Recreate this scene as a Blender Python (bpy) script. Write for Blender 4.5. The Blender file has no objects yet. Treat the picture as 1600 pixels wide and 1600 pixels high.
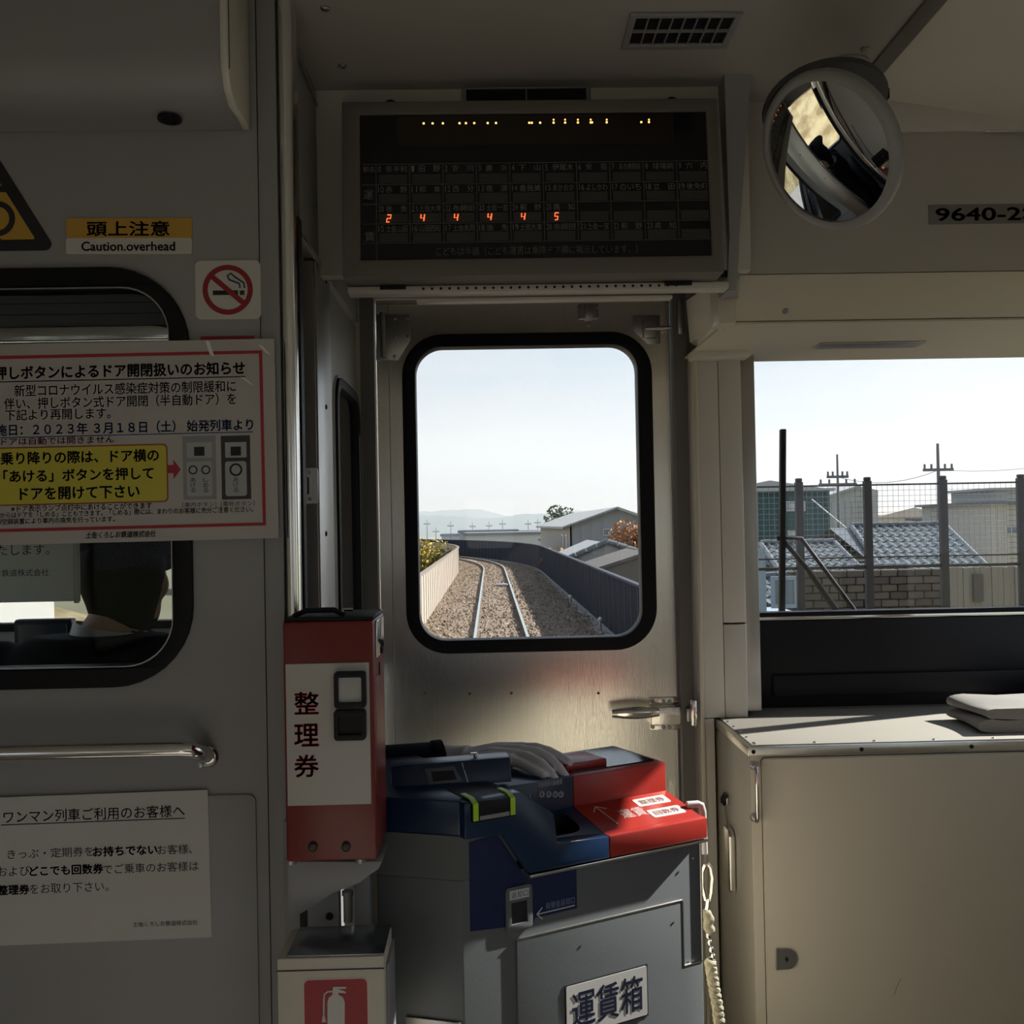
import bpy, bmesh, math, random
from mathutils import Vector, Matrix
from mathutils.geometry import tessellate_polygon

random.seed(7)
scene = bpy.context.scene
COL = scene.collection

# ------------------------------------------------------------------ camera
FPX = 1600.0
CAM = Vector((0.0, 0.0, 1.35))
YAW, PITCH, ROLL = math.atan(35 / FPX), math.atan(20 / FPX), math.radians(1.1)
_f = Vector((math.sin(YAW) * math.cos(PITCH), math.cos(YAW) * math.cos(PITCH), math.sin(PITCH)))
_r = Vector((math.cos(YAW), -math.sin(YAW), 0))
_u = _r.cross(_f)
RV = _r * math.cos(ROLL) - _u * math.sin(ROLL)
UV = _u * math.cos(ROLL) + _r * math.sin(ROLL)
FV = _f
cam_data = bpy.data.cameras.new('camera')
cam_data.sensor_fit = 'HORIZONTAL'
cam_data.sensor_width = 36.0
cam_data.lens = 36.0 * FPX / 1600.0
cam_data.clip_start = 0.05
cam_data.clip_end = 4000
cam = bpy.data.objects.new('camera', cam_data)
COL.objects.link(cam)
M = Matrix((RV, UV, -FV)).transposed().to_4x4()
M.translation = CAM
cam.matrix_world = M
scene.camera = cam

# ------------------------------------------------------------------ world, sun, exposure
SKY_STRENGTH = 1.08
SUN_STRENGTH = 15.0
SUN_TO = Vector((1.25, 0.43, 0.93)).normalized()      # direction towards the sun
EXPOSURE = -0.3
world = bpy.data.worlds.new('world')
scene.world = world
world.use_nodes = True
nt = world.node_tree
nt.nodes.clear()
wo = nt.nodes.new('ShaderNodeOutputWorld')
bg = nt.nodes.new('ShaderNodeBackground')
tc = nt.nodes.new('ShaderNodeTexCoord')
sep = nt.nodes.new('ShaderNodeSeparateXYZ')
ramp = nt.nodes.new('ShaderNodeValToRGB')
ramp.color_ramp.elements[0].position = 0.0
ramp.color_ramp.elements[0].color = (0.90, 0.905, 0.91, 1)
ramp.color_ramp.elements[1].position = 0.22
ramp.color_ramp.elements[1].color = (0.60, 0.72, 0.87, 1)
_e = ramp.color_ramp.elements.new(0.9)
_e.color = (0.24, 0.38, 0.62, 1)
mp = nt.nodes.new('ShaderNodeMapping')
mp.inputs['Scale'].default_value = (1.6, 1.6, 7.0)
noi = nt.nodes.new('ShaderNodeTexNoise')
noi.inputs['Scale'].default_value = 2.2
noi.inputs['Detail'].default_value = 6
cr = nt.nodes.new('ShaderNodeValToRGB')
cr.color_ramp.elements[0].position = 0.46
cr.color_ramp.elements[1].position = 0.68
mix = nt.nodes.new('ShaderNodeMix')
mix.data_type = 'RGBA'
mix.inputs[7].default_value = (0.90, 0.905, 0.91, 1)
nt.links.new(tc.outputs['Generated'], sep.inputs[0])
nt.links.new(sep.outputs['Z'], ramp.inputs[0])
nt.links.new(tc.outputs['Generated'], mp.inputs[0])
nt.links.new(mp.outputs[0], noi.inputs['Vector'])
nt.links.new(noi.outputs['Fac'], cr.inputs[0])
nt.links.new(cr.outputs[0], mix.inputs[0])
nt.links.new(ramp.outputs[0], mix.inputs[6])
nt.links.new(mix.outputs[2], bg.inputs[0])
bg.inputs[1].default_value = SKY_STRENGTH
nt.links.new(bg.outputs[0], wo.inputs[0])

sun_data = bpy.data.lights.new('sun', 'SUN')
sun_data.energy = SUN_STRENGTH
sun_data.angle = math.radians(0.7)
sun_data.color = (1.0, 0.95, 0.88)
sun = bpy.data.objects.new('sun', sun_data)
COL.objects.link(sun)
sun.rotation_euler = SUN_TO.to_track_quat('Z', 'Y').to_euler()

vs = scene.view_settings
vs.view_transform = 'Standard'
vs.look = 'None'
vs.gamma = 1.0
vs.exposure = EXPOSURE
vs.use_curve_mapping = False
try:
    scene.cycles.max_bounces = 12
    scene.cycles.diffuse_bounces = 8
    scene.cycles.glossy_bounces = 5
    scene.cycles.transparent_max_bounces = 16
    scene.cycles.sample_clamp_indirect = 8.0
    scene.cycles.caustics_reflective = False
except Exception:
    pass


# ------------------------------------------------------------------ pixel rays -> points of the place
def ray(px, py):
    return FV + RV * ((px - 800) / FPX) + UV * ((800 - py) / FPX)


def at(px, py, Y):
    d = ray(px, py)
    return CAM + d * ((Y - CAM.y) / d.y)


def atX(px, py, X):
    d = ray(px, py)
    return CAM + d * ((X - CAM.x) / d.x)


def atZ(px, py, Z):
    d = ray(px, py)
    return CAM + d * ((Z - CAM.z) / d.z)


def pb(x0, y0, x1, y1, Y):
    """upright rectangle (u0,u1,v0,v1) in the plane y=Y covering a region of the photograph"""
    c = at((x0 + x1) / 2, (y0 + y1) / 2, Y)
    k = Y / FPX
    w, h = (x1 - x0) * k, (y1 - y0) * k
    return (c.x - w / 2, c.x + w / 2, c.z - h / 2, c.z + h / 2)


def FY(Y, tilt=0.0, c=(0, 0)):
    ct, st = math.cos(tilt), math.sin(tilt)
    def fn(u, v, w):
        du, dv = u - c[0], v - c[1]
        return (c[0] + du * ct - dv * st, Y + w, c[1] + du * st + dv * ct)
    return fn


def FX(X):
    return lambda u, v, w: (X + w, u, v)


def FZ(Z):
    return lambda u, v, w: (u, v, Z + w)


# ------------------------------------------------------------------ materials
MATS = {}


def mat(name, col, rough=0.5, metal=0.0, var=0.06, scale=8.0, bump=0.0, bscale=200.0, emit=None, estr=0.0,
        spec=0.5, aniso=None, coat=0.0, col2=None):
    if name in MATS:
        return MATS[name]
    m = bpy.data.materials.new(name)
    m.use_nodes = True
    t = m.node_tree
    b = t.nodes['Principled BSDF']
    b.inputs['Roughness'].default_value = rough
    b.inputs['Metallic'].default_value = metal
    b.inputs['Specular IOR Level'].default_value = spec
    if coat:
        b.inputs['Coat Weight'].default_value = coat
        b.inputs['Coat Roughness'].default_value = 0.1
    c4 = (*col, 1)
    tcn = t.nodes.new('ShaderNodeTexCoord')
    src = tcn.outputs['Object']
    if aniso:
        mpn = t.nodes.new('ShaderNodeMapping')
        mpn.inputs['Scale'].default_value = aniso
        t.links.new(src, mpn.inputs[0])
        src = mpn.outputs[0]
    if var or col2:
        n = t.nodes.new('ShaderNodeTexNoise')
        n.inputs['Scale'].default_value = scale
        n.inputs['Detail'].default_value = 5
        t.links.new(src, n.inputs['Vector'])
        mx = t.nodes.new('ShaderNodeMix')
        mx.data_type = 'RGBA'
        mx.inputs[6].default_value = tuple(max(0, c * (1 - var)) for c in col) + (1,)
        mx.inputs[7].default_value = (*(col2 or tuple(min(1, c * (1 + var)) for c in col)), 1)
        if col2:
            rr = t.nodes.new('ShaderNodeMapRange')
            rr.inputs['From Min'].default_value = 0.38
            rr.inputs['From Max'].default_value = 0.62
            t.links.new(n.outputs['Fac'], rr.inputs['Value'])
            t.links.new(rr.outputs[0], mx.inputs[0])
        else:
            t.links.new(n.outputs['Fac'], mx.inputs[0])
        t.links.new(mx.outputs[2], b.inputs['Base Color'])
    else:
        b.inputs['Base Color'].default_value = c4
    if bump:
        n2 = t.nodes.new('ShaderNodeTexNoise')
        n2.inputs['Scale'].default_value = bscale
        n2.inputs['Detail'].default_value = 3
        t.links.new(src, n2.inputs['Vector'])
        bp = t.nodes.new('ShaderNodeBump')
        bp.inputs['Strength'].default_value = bump
        bp.inputs['Distance'].default_value = 0.002
        t.links.new(n2.outputs['Fac'], bp.inputs['Height'])
        t.links.new(bp.outputs[0], b.inputs['Normal'])
    if emit:
        b.inputs['Emission Color'].default_value = (*emit, 1)
        b.inputs['Emission Strength'].default_value = estr
    MATS[name] = m
    return m


def glass_mat(name, tint=(0.965, 0.98, 0.985), refl=0.04, rough=0.0, graze=0.6):
    m = bpy.data.materials.new(name)
    m.use_nodes = True
    t = m.node_tree
    t.nodes.clear()
    o = t.nodes.new('ShaderNodeOutputMaterial')
    tr = t.nodes.new('ShaderNodeBsdfTransparent')
    tr.inputs[0].default_value = (*tint, 1)
    gl = t.nodes.new('ShaderNodeBsdfGlossy')
    gl.inputs['Roughness'].default_value = rough
    lw = t.nodes.new('ShaderNodeLayerWeight')
    pw = t.nodes.new('ShaderNodeMath')
    pw.operation = 'POWER'
    pw.inputs[1].default_value = 4.0
    ad = t.nodes.new('ShaderNodeMath')
    ad.operation = 'MULTIPLY_ADD'
    ad.inputs[1].default_value = graze
    ad.inputs[2].default_value = refl * .5
    t.links.new(lw.outputs['Facing'], pw.inputs[0])
    t.links.new(pw.outputs[0], ad.inputs[0])
    mx = t.nodes.new('ShaderNodeMixShader')
    t.links.new(ad.outputs[0], mx.inputs[0])
    t.links.new(tr.outputs[0], mx.inputs[1])
    t.links.new(gl.outputs[0], mx.inputs[2])
    t.links.new(mx.outputs[0], o.inputs[0])
    MATS[name] = m
    return m


# colours are linear
PAINT = mat('cream_paint', (0.57, 0.55, 0.51), 0.42, var=0.05, scale=3, bump=0.05, bscale=350)
PAINT_GREY = mat('grey_paint', (0.275, 0.273, 0.285), 0.45, var=0.05, scale=3, bump=0.05, bscale=350)
PAINT_DARK = mat('taupe_paint', (0.16, 0.15, 0.145), 0.5, var=0.06, scale=4, bump=0.05, bscale=300)
CABINET = mat('cabinet_paint', (0.60, 0.56, 0.47), 0.38, var=0.05, scale=2.5, bump=0.04, bscale=400)
CEIL = mat('ceiling_paint', (0.40, 0.385, 0.36), 0.5, var=0.04, scale=2)
STEEL = mat('brushed_steel', (0.86, 0.83, 0.76), 0.22, 1.0, var=0.10, scale=3.0, bump=0.12, bscale=20,
            aniso=(60, 60, 1.2))
STEEL_DARK = mat('dull_steel', (0.42, 0.41, 0.40), 0.38, 1.0, var=0.08, scale=6)
CHROME = mat('chrome', (0.80, 0.79, 0.77), 0.12, 1.0, var=0.0)
RUBBER = mat('black_rubber', (0.008, 0.008, 0.011), 0.55, var=0.1, scale=20, spec=.2)
BLACK = mat('black_plastic', (0.008, 0.008, 0.011), 0.5, var=0.05, spec=.25)
SCREW_DARK = mat('dark_screw', (.06, .055, .055), .45, .8, var=0)
INK = mat('black_ink', (0.012, 0.012, 0.016), 0.7, var=0)
NAVY_INK = mat('navy_ink', (0.015, 0.02, 0.06), 0.7, var=0)
BLUE_INK = mat('blue_ink', (0.02, 0.07, 0.25), 0.7, var=0)
RED_INK = mat('red_ink', (0.42, 0.02, 0.02), 0.6, var=0.0)
PAPER = mat('white_paper', (0.50, 0.50, 0.485), 0.55, var=0.03, scale=5)
PAPER_LAM = mat('laminated_paper', (0.42, 0.405, 0.395), 0.35, var=0.03, scale=6)
WHITE = mat('white_plastic', (0.52, 0.51, 0.49), 0.4, var=0.03)
YELLOW = mat('yellow_vinyl', (0.50, 0.29, 0.04), 0.5, var=0.04)
LEMON = mat('lemon_print', (0.52, 0.46, 0.05), 0.5, var=0.03)
RED = mat('red_enamel', (0.16, 0.012, 0.008), 0.35, var=0.06, scale=6)
FIRE_RED = mat('fire_red_vinyl', (0.30, 0.008, 0.02), 0.45, var=0.03)
FB_BLUE = mat('blue_enamel', (0.006, 0.025, 0.072), 0.3, var=0.05, scale=6)
FB_PRINT = mat('blue_print', (0.005, 0.015, 0.075), 0.4, var=0.04)
FB_RED = mat('fare_red', (0.37, 0.028, 0.020), 0.32, var=0.05, scale=6)
FB_GREY = mat('fare_grey', (0.115, 0.125, 0.13), 0.42, var=0.06, scale=5, bump=0.05, bscale=250)
PALE_PRINT = mat('pale_print', (0.55, 0.57, 0.62), 0.5, var=0)
PINK_PRINT = mat('pale_red_print', (0.78, 0.55, 0.52), 0.5, var=0)
GREEN_MARK = mat('lime_mark', (0.42, 0.70, 0.03), 0.4, var=0.0)
FLOOR_M = mat('grey_vinyl_floor', (0.52, 0.48, 0.42), 0.5, var=0.1, scale=40)
GLASS = glass_mat('clear_glass')
GLASS_TINT = glass_mat('cab_glass', (0.80, 0.82, 0.82), refl=.012)
GLASS_SIDE = glass_mat('side_glass', (0.80, 0.82, 0.82), refl=.05, graze=1.0)


# ------------------------------------------------------------------ mesh helpers
def wloc(o):
    v = Vector((0, 0, 0))
    while o is not None:
        v += o.location
        o = o.parent
    return v


def tag(o, label=None, cat=None, group=None, kind=None):
    if label:
        o['label'] = label
    if cat:
        o['category'] = cat
    if group:
        o['group'] = group
    if kind:
        o['kind'] = kind
    return o


def empty(name, loc, label=None, cat=None, group=None, kind=None):
    o = bpy.data.objects.new(name, None)
    o.empty_display_size = 0.05
    COL.objects.link(o)
    o.location = loc
    return tag(o, label, cat, group, kind)


def rrect(x0, x1, z0, z1, r, n=7):
    pts = []
    for cx, cz, a0 in ((x1 - r, z1 - r, 0), (x0 + r, z1 - r, 90), (x0 + r, z0 + r, 180), (x1 - r, z0 + r, 270)):
        for i in range(n + 1):
            a = math.radians(a0 + 90 * i / n)
            pts.append((cx + r * math.cos(a), cz + r * math.sin(a)))
    return pts


def circ(cx, cy, r, n=24, ry=None):
    ry = ry or r
    return [(cx + r * math.cos(2 * math.pi * i / n), cy + ry * math.sin(2 * math.pi * i / n)) for i in range(n)]


def rect(x0, x1, z0, z1):
    return [(x0, z0), (x1, z0), (x1, z1), (x0, z1)]


class MB:
    def __init__(s):
        s.v, s.f = [], []

    def add(s, vs, fs):
        o = len(s.v)
        s.v += [tuple(p) for p in vs]
        s.f += [[o + i for i in f] for f in fs]
        return s

    def box(s, x0, x1, y0, y1, z0, z1, fn=None):
        vs = [(x, y, z) for x in (x0, x1) for y in (y0, y1) for z in (z0, z1)]
        if fn:
            vs = [fn(*p) for p in vs]
        return s.add(vs, [(0, 1, 3, 2), (4, 6, 7, 5), (0, 4, 5, 1), (2, 3, 7, 6), (0, 2, 6, 4), (1, 5, 7, 3)])

    def plate(s, outer, holes, fn, w0, w1):
        loops = [outer] + list(holes)
        flat = [p for l in loops for p in l]
        tris = tessellate_polygon([[Vector((p[0], p[1], 0)) for p in l] for l in loops])
        n = len(flat)
        vs = [fn(p[0], p[1], w0) for p in flat] + [fn(p[0], p[1], w1) for p in flat]
        fs = [tuple(t) for t in tris] + [tuple(i + n for i in reversed(t)) for t in tris]
        k = 0
        for l in loops:
            m = len(l)
            for i in range(m):
                a, b = k + i, k + (i + 1) % m
                fs.append((a, b, b + n, a + n))
            k += m
        return s.add(vs, fs)

    def prism(s, poly, fn, w0, w1):
        n = len(poly)
        vs = [fn(p[0], p[1], w0) for p in poly] + [fn(p[0], p[1], w1) for p in poly]
        fs = [tuple(range(n)), tuple(range(2 * n - 1, n - 1, -1))]
        fs += [(i, (i + 1) % n, (i + 1) % n + n, i + n) for i in range(n)]
        return s.add(vs, fs)

    def loft(s, rings, closed=False, caps=True):
        n = len(rings[0])
        vs = [p for r in rings for p in r]
        fs = []
        m = len(rings)
        for k in range(m if closed else m - 1):
            for i in range(n):
                a, b = k * n + i, k * n + (i + 1) % n
                c, d = ((k + 1) % m) * n + (i + 1) % n, ((k + 1) % m) * n + i
                fs.append((a, b, c, d))
        if caps and not closed:
            fs.append(tuple(range(n - 1, -1, -1)))
            fs.append(tuple(range((m - 1) * n, m * n)))
        return s.add(vs, fs)

    def tube(s, pts, r, n=10, closed=False, caps=True):
        pts = [Vector(p) for p in pts]
        rs = r if isinstance(r, (list, tuple)) else [r] * len(pts)
        rings = []
        prev = None
        m = len(pts)
        for i, p in enumerate(pts):
            if closed:
                t = pts[(i + 1) % m] - pts[i - 1]
            else:
                t = pts[min(i + 1, m - 1)] - pts[max(i - 1, 0)]
            t.normalize()
            if prev is None:
                a = Vector((0, 0, 1)) if abs(t.z) < 0.9 else Vector((1, 0, 0))
                e1 = (a - t * a.dot(t)).normalized()
            else:
                e1 = (prev - t * prev.dot(t)).normalized()
            prev = e1
            e2 = t.cross(e1)
            rings.append([p + (e1 * math.cos(2 * math.pi * k / n) + e2 * math.sin(2 * math.pi * k / n)) * rs[i]
                          for k in range(n)])
        return s.loft(rings, closed, caps)

    def cyl(s, p0, p1, r, n=16, r1=None):
        return s.tube([p0, p1], [r, r if r1 is None else r1], n)

    def ell(s, c, rx, ry, rz, nu=20, nv=12, rot=None):
        vs, fs = [], []
        for j in range(1, nv):
            th = math.pi * j / nv
            for i in range(nu):
                ph = 2 * math.pi * i / nu
                vs.append(Vector((rx * math.sin(th) * math.cos(ph), ry * math.sin(th) * math.sin(ph), rz * math.cos(th))))
        top, bot = len(vs), len(vs) + 1
        vs += [Vector((0, 0, rz)), Vector((0, 0, -rz))]
        for j in range(nv - 2):
            for i in range(nu):
                a, b = j * nu + i, j * nu + (i + 1) % nu
                fs.append((a, b, b + nu, a + nu))
        for i in range(nu):
            fs.append((top, (i + 1) % nu, i))
            fs.append((bot, (nv - 2) * nu + i, (nv - 2) * nu + (i + 1) % nu))
        c = Vector(c)
        if rot:
            vs = [rot @ p for p in vs]
        return s.add([c + p for p in vs], fs)

    def lathe(s, prof, origin, axis, n=24, e1=None):
        ax = Vector(axis).normalized()
        a = Vector((0, 0, 1)) if abs(ax.z) < 0.9 else Vector((1, 0, 0))
        e1 = (a - ax * a.dot(ax)).normalized()
        e2 = ax.cross(e1)
        o = Vector(origin)
        rings = [[o + ax * h + (e1 * math.cos(2 * math.pi * k / n) + e2 * math.sin(2 * math.pi * k / n)) * max(r, 1e-5)
                  for k in range(n)] for r, h in prof]
        return s.loft(rings)

    def build(s, name, material, parent=None, bevel=0.0, seg=2, smooth=True, angle=35, recalc=True):
        off = wloc(parent) if parent is not None else Vector((0, 0, 0))
        own = Vector((0, 0, 0))
        if parent is None:
            xs = [p[0] for p in s.v]; ys = [p[1] for p in s.v]; zs = [p[2] for p in s.v]
            own = Vector(((min(xs) + max(xs)) / 2, (min(ys) + max(ys)) / 2, min(zs)))
            off = own
        me = bpy.data.meshes.new(name)
        me.from_pydata([(p[0] - off.x, p[1] - off.y, p[2] - off.z) for p in s.v], [], s.f)
        bm = bmesh.new()
        bm.from_mesh(me)
        if recalc:
            bmesh.ops.recalc_face_normals(bm, faces=bm.faces)
        if bevel:
            es = [e for e in bm.edges if len(e.link_faces) == 2 and e.calc_face_angle(0) > math.radians(30)]
            bmesh.ops.bevel(bm, geom=es, offset=bevel, segments=seg, affect='EDGES', profile=0.5, clamp_overlap=True)
        bm.to_mesh(me)
        bm.free()
        if smooth:
            me.polygons.foreach_set('use_smooth', [True] * len(me.polygons))
            me.set_sharp_from_angle(angle=math.radians(angle))
        me.materials.append(material)
        o = bpy.data.objects.new(name, me)
        COL.objects.link(o)
        o.location = own
        o.parent = parent
        return o


_txt = bpy.data.curves.new('lettering_source', 'FONT')
_txt.resolution_u = 3
_txo = bpy.data.objects.new('lettering_source', _txt)


def text_mesh(body, bold=0.0, italic=0.0):
    _txt.body = body
    _txt.offset = bold
    _txt.shear = italic
    me = bpy.data.meshes.new_from_object(_txo)
    vs = [tuple(v.co) for v in me.vertices]
    fs = [tuple(p.vertices) for p in me.polygons]
    bpy.data.meshes.remove(me)
    return vs, fs


def add_text(mb, body, fn, box, w, bold=0.0, keep=False, italic=0.0):
    """lettering laid flat on a surface: fills the rectangle box=(u0,u1,v0,v1)"""
    vs, fs = text_mesh(body, 0.0, italic)
    if not vs:
        return mb
    x0, x1 = min(v[0] for v in vs), max(v[0] for v in vs)
    y0, y1 = min(v[1] for v in vs), max(v[1] for v in vs)
    u0, u1, v0, v1 = box
    sx, sy = (u1 - u0) / max(x1 - x0, 1e-6), (v1 - v0) / max(y1 - y0, 1e-6)
    cx, cy = (u0 + u1) / 2, (v0 + v1) / 2
    if keep:
        sx = sy = min(sx, sy)
    d = bold * 1.1
    for ox, oy in ([(0, 0)] if bold <= 0 else [(-d, 0), (d, 0), (0, -d), (0, d)]):
        mb.add([fn(cx + (v[0] + ox - (x0 + x1) / 2) * sx, cy + (v[1] + oy - (y0 + y1) / 2) * sy, w) for v in vs], fs)
    return mb


def lettering(name, body, fn, box, w, material, parent, bold=0.0, keep=False, italic=0.0):
    mb = MB()
    add_text(mb, body, fn, box, w, bold, keep, italic)
    return mb.build(name, material, parent, smooth=False, recalc=False)


def screw(p, n, r, material, parent, name='screw'):
    n = Vector(n).normalized()
    mb = MB().lathe([(r, 0), (r, r * 0.3), (r * 0.7, r * 0.55), (0, r * 0.6)], p, n, 12)
    return mb.build(name, material, parent)


def finish(mb, name, material, parent=None, voxel=0.004, smooth_it=4):
    """fuse overlapping closed shapes into one continuous skin"""
    o = mb.build(name, material, parent)
    m1 = o.modifiers.new('r', 'REMESH')
    m1.mode = 'VOXEL'
    m1.voxel_size = voxel
    m2 = o.modifiers.new('s', 'SMOOTH')
    m2.iterations = smooth_it
    m2.factor = 0.5
    bpy.context.view_layer.update()
    dg = bpy.context.evaluated_depsgraph_get()
    me = bpy.data.meshes.new_from_object(o.evaluated_get(dg), depsgraph=dg)
    o.modifiers.clear()
    old = o.data
    o.data = me
    bpy.data.meshes.remove(old)
    me.polygons.foreach_set('use_smooth', [True] * len(me.polygons))
    return o

# ================================================================== the car body
XL, XR = -1.40, 1.44
YF, YB = 2.62, -12.5
ZC = 2.20                      # ceiling
YP = 1.62                      # face of the cab partition
YD = 2.60                      # face of the front door
XG = -.322                     # left side of the gangway


def struct(mb, name, material, label, cat, bevel=0.0):
    o = mb.build(name, material, bevel=bevel)
    return tag(o, label, cat, kind='structure')


struct(MB().box(XL - .05, XR + .05, YB, YF + .06, -0.06, 0.0), 'floor', FLOOR_M, 'grey vinyl floor of the railcar', 'floor')

# side walls with window openings
def side_wall(name, X, w, wins, label):
    mb = MB().plate(rect(YB, YF + .045, 0, 2.35), [list(reversed(rrect(a, b, c, d, .07, 4))) for a, b, c, d in wins], FX(X), 0, w)
    return struct(mb, name, mat('saloon_paint', (.55, .53, .49), .45, var=.04), label, 'wall')


PW = [(-12.3 + 1.55 * i, -11.2 + 1.55 * i, .92, 1.70) for i in range(8)]
PWR = PW + [(.35, 1.15, .80, 1.70)]
side_wall('wall_right', XR, .03, PWR + [(1.78, 2.655, .96, 1.84)], 'grey side wall of the railcar on the counter side, pierced by windows')
side_wall('wall_left', XL, -.05, PW + [(1.80, 2.50, .92, 1.72)], 'grey side wall of the railcar beside the driver, pierced by windows')
wn = 2
for X, s, nm in ((XR, 1, 'counter side'), (XL, -1, 'driver side')):
    for (a, b, c, d) in (PWR if s > 0 else PW) + ([(1.78, 2.655, .96, 1.84)] if s > 0 else [(1.80, 2.50, .92, 1.72)]):
        e = empty('window_%d' % wn, (X, (a + b) / 2, c), 'fixed side window with rubber seal, %s of the car' % nm, 'window',
                  group='side windows, ' + nm, kind='structure')
        _g = .02 if b < 2.6 else .004
        MB().plate(rrect(a - .02, b + _g, c - .02, d + .02, .085, 5), [list(reversed(rrect(a + .004, b - .004, c + .004, d - .004, .065, 5)))], FX(X), -.006 * s, .004 * s).build('gasket', RUBBER, e)
        MB().plate(rrect(a, b, c, d, .07, 5), [], FX(X), .02 * s, .026 * s).build('pane', GLASS, e)
        wn += 1
struct(MB().plate(rect(XL, XR, 0, 2.3), [list(reversed(rrect(-.4, .4, .95, 1.8, .08, 4)))], FY(YB), -.05, 0), 'wall_back', PAINT_GREY, 'grey end wall far down the passenger compartment', 'wall')

# front wall: two windscreens and the door opening
DX0, DX1 = at(590, 800, YD).x, at(1054, 800, YD).x
DZ1 = at(820, 462, YD).z
WR0 = at(1166, 760, YF).x
WRB = at(1300, 957, YF).z
WRT0, WRT1 = at(1168, 549, YF).z, at(1600, 526, YF).z
wr_poly = [(WR0, WRB), (1.437, WRB), (1.437, WRT1 + .004), (1.36, WRT1), (WR0 + .25, WRT0 + .008), (WR0, WRT0)]
wl_poly = [(-1.33, 1.12), (-.48, 1.12), (-.48, 1.80), (-1.33, 1.80)]
holes = [list(reversed(wr_poly)), list(reversed(wl_poly)), list(reversed(rect(DX0, DX1, 0.004, DZ1)))]
struct(MB().plate(rect(XL - .05, XR + .002, 0, 2.35), holes, FY(YF), 0, .04), 'wall_front', PAINT, 'cream front end wall of the cab around door and windscreens', 'wall')

# ceiling: flat middle, a seam strip, and the right-hand panel, bounce light put into its paler colour
SX0, SX1 = atZ(1345, 120, ZC).x, atZ(1345, 120, ZC).x + .035
ceiling = struct(MB().box(XL, SX0, YB, YF, ZC, ZC + .04), 'ceiling', CEIL, 'painted ceiling of the vestibule with recessed air vent', 'ceiling')
MB().box(SX0, SX1, YB, 2.06, ZC - .006, ZC + .03).build('joint_strip', PAINT_DARK, ceiling, bevel=.002)
MB().add([(SX1, YB, ZC + .004), (XR, YB, ZC - .10), (XR, YF, ZC - .10), (SX1, YF, ZC + .004),
          (SX1, YB, ZC + .04), (XR, YB, ZC + .04), (XR, YF, ZC + .04), (SX1, YF, ZC + .04)],
         [(0, 1, 2, 3), (4, 5, 6, 7), (0, 1, 5, 4), (1, 2, 6, 5), (2, 3, 7, 6), (3, 0, 4, 7)]).build('side_panel', mat('ceiling_panel_lit', (.66, .63, .57), .45, var=.04), ceiling)
for px, py in ((508, 12), (535, 102), (1352, 76)):
    p = atZ(px, py, ZC)
    screw(p, (0, 0, -1), .008, STEEL_DARK, ceiling)

# bulkhead over the door, behind the fare display, with soffit back to the door
YBK = 1.985
bh = MB().box(XG, .52, YBK, 2.02, 1.84, ZC)
_bo = struct(bh, 'wall_bulkhead', PAINT, 'cream bulkhead above the front door behind the fare display', 'wall')

MB().box(XG + .001, .52, 2.0205, 2.03, 1.84, 2.0).build('rear_shade_sheet', PAINT_DARK, _bo)  # added dark sheet, stands in for shade in the recess behind
MB().box(XG + .001, .52, 2.03, YF, 1.946, 2.0).build('soffit', PAINT_DARK, _bo)  # recess shade put into the dark colour

# overhead duct of the right-hand windscreen (fascia)
FAX = .497
fas = empty('wall_fascia', (.9, 2.1, 1.77), 'beige overhead fascia panel above the right-hand windscreen', 'wall panel', kind='structure')
zs1 = at(1400, 425, 2.06).z
zs2 = at(1400, 499, 2.12).z
MB().prism([(2.06, ZC), (2.06, zs1), (2.40, zs1), (2.40, ZC)], lambda u, v, w: (w, u, v), FAX, XR).build('upper_panel', mat('fascia_paint', (.44, .42, .395), .45, var=.04), fas)
MB().prism([(2.06, zs1 - .0015), (2.115, zs2), (2.40, zs2), (2.40, zs1 - .0015)], lambda u, v, w: (w, u, v), FAX, XR).build('lower_panel', CABINET, fas, bevel=.002)  # paler than the upper panel: light from the counter put into the colour
MB().box(FAX, XR, 2.115, YF, zs2 - .006, zs2 - .002).build('soffit_panel', CABINET, fas)  # same paler colour, carries the light from below
zt = at(1450, 205, 2.05).z
MB().box(SX1 - .1, XR, 2.045, 2.06, zt, ZC).build('top_trim', PAINT, fas, bevel=.003)
MB().box(at(1540, 200, 2.05).x, XR, 2.05, 2.06, at(1560, 206, 2.05).z, at(1560, 199, 2.05).z).build('chrome_slot', CHROME, fas, bevel=.001)
a, b = at(1118, 470, 2.09).x, at(1146, 470, 2.09).x
MB().box(a, b, 2.07, 2.14, zs2 - .012, zs1 + .0).build('end_cap', CABINET, fas, bevel=.003)
MB().box(at(1112, 420, 2.0).x, at(1140, 428, 2.0).x, 1.985, 2.02, at(1130, 436, 2.0).z, at(1130, 426, 2.0).z).build('latch_tab', BLACK, fas, bevel=.002)
p = at(1227, 486, 2.105)
screw(p, (0, -1, -.5), .007, STEEL_DARK, fas)
# sloping left end of the soffit, between fascia and door post
MB().add([at(1142, 508, 2.1), at(1146, 505, 2.12), at(1100, 548, 2.5), at(1078, 535, 2.5),
          at(1118, 440, 2.1), at(1128, 440, 2.12), at(1090, 470, 2.5), at(1072, 470, 2.5)],
         [(0, 1, 2, 3), (4, 5, 6, 7), (0, 1, 5, 4), (1, 2, 6, 5), (2, 3, 7, 6), (3, 0, 4, 7)]).build('end_gusset', PAINT, fas)

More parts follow.
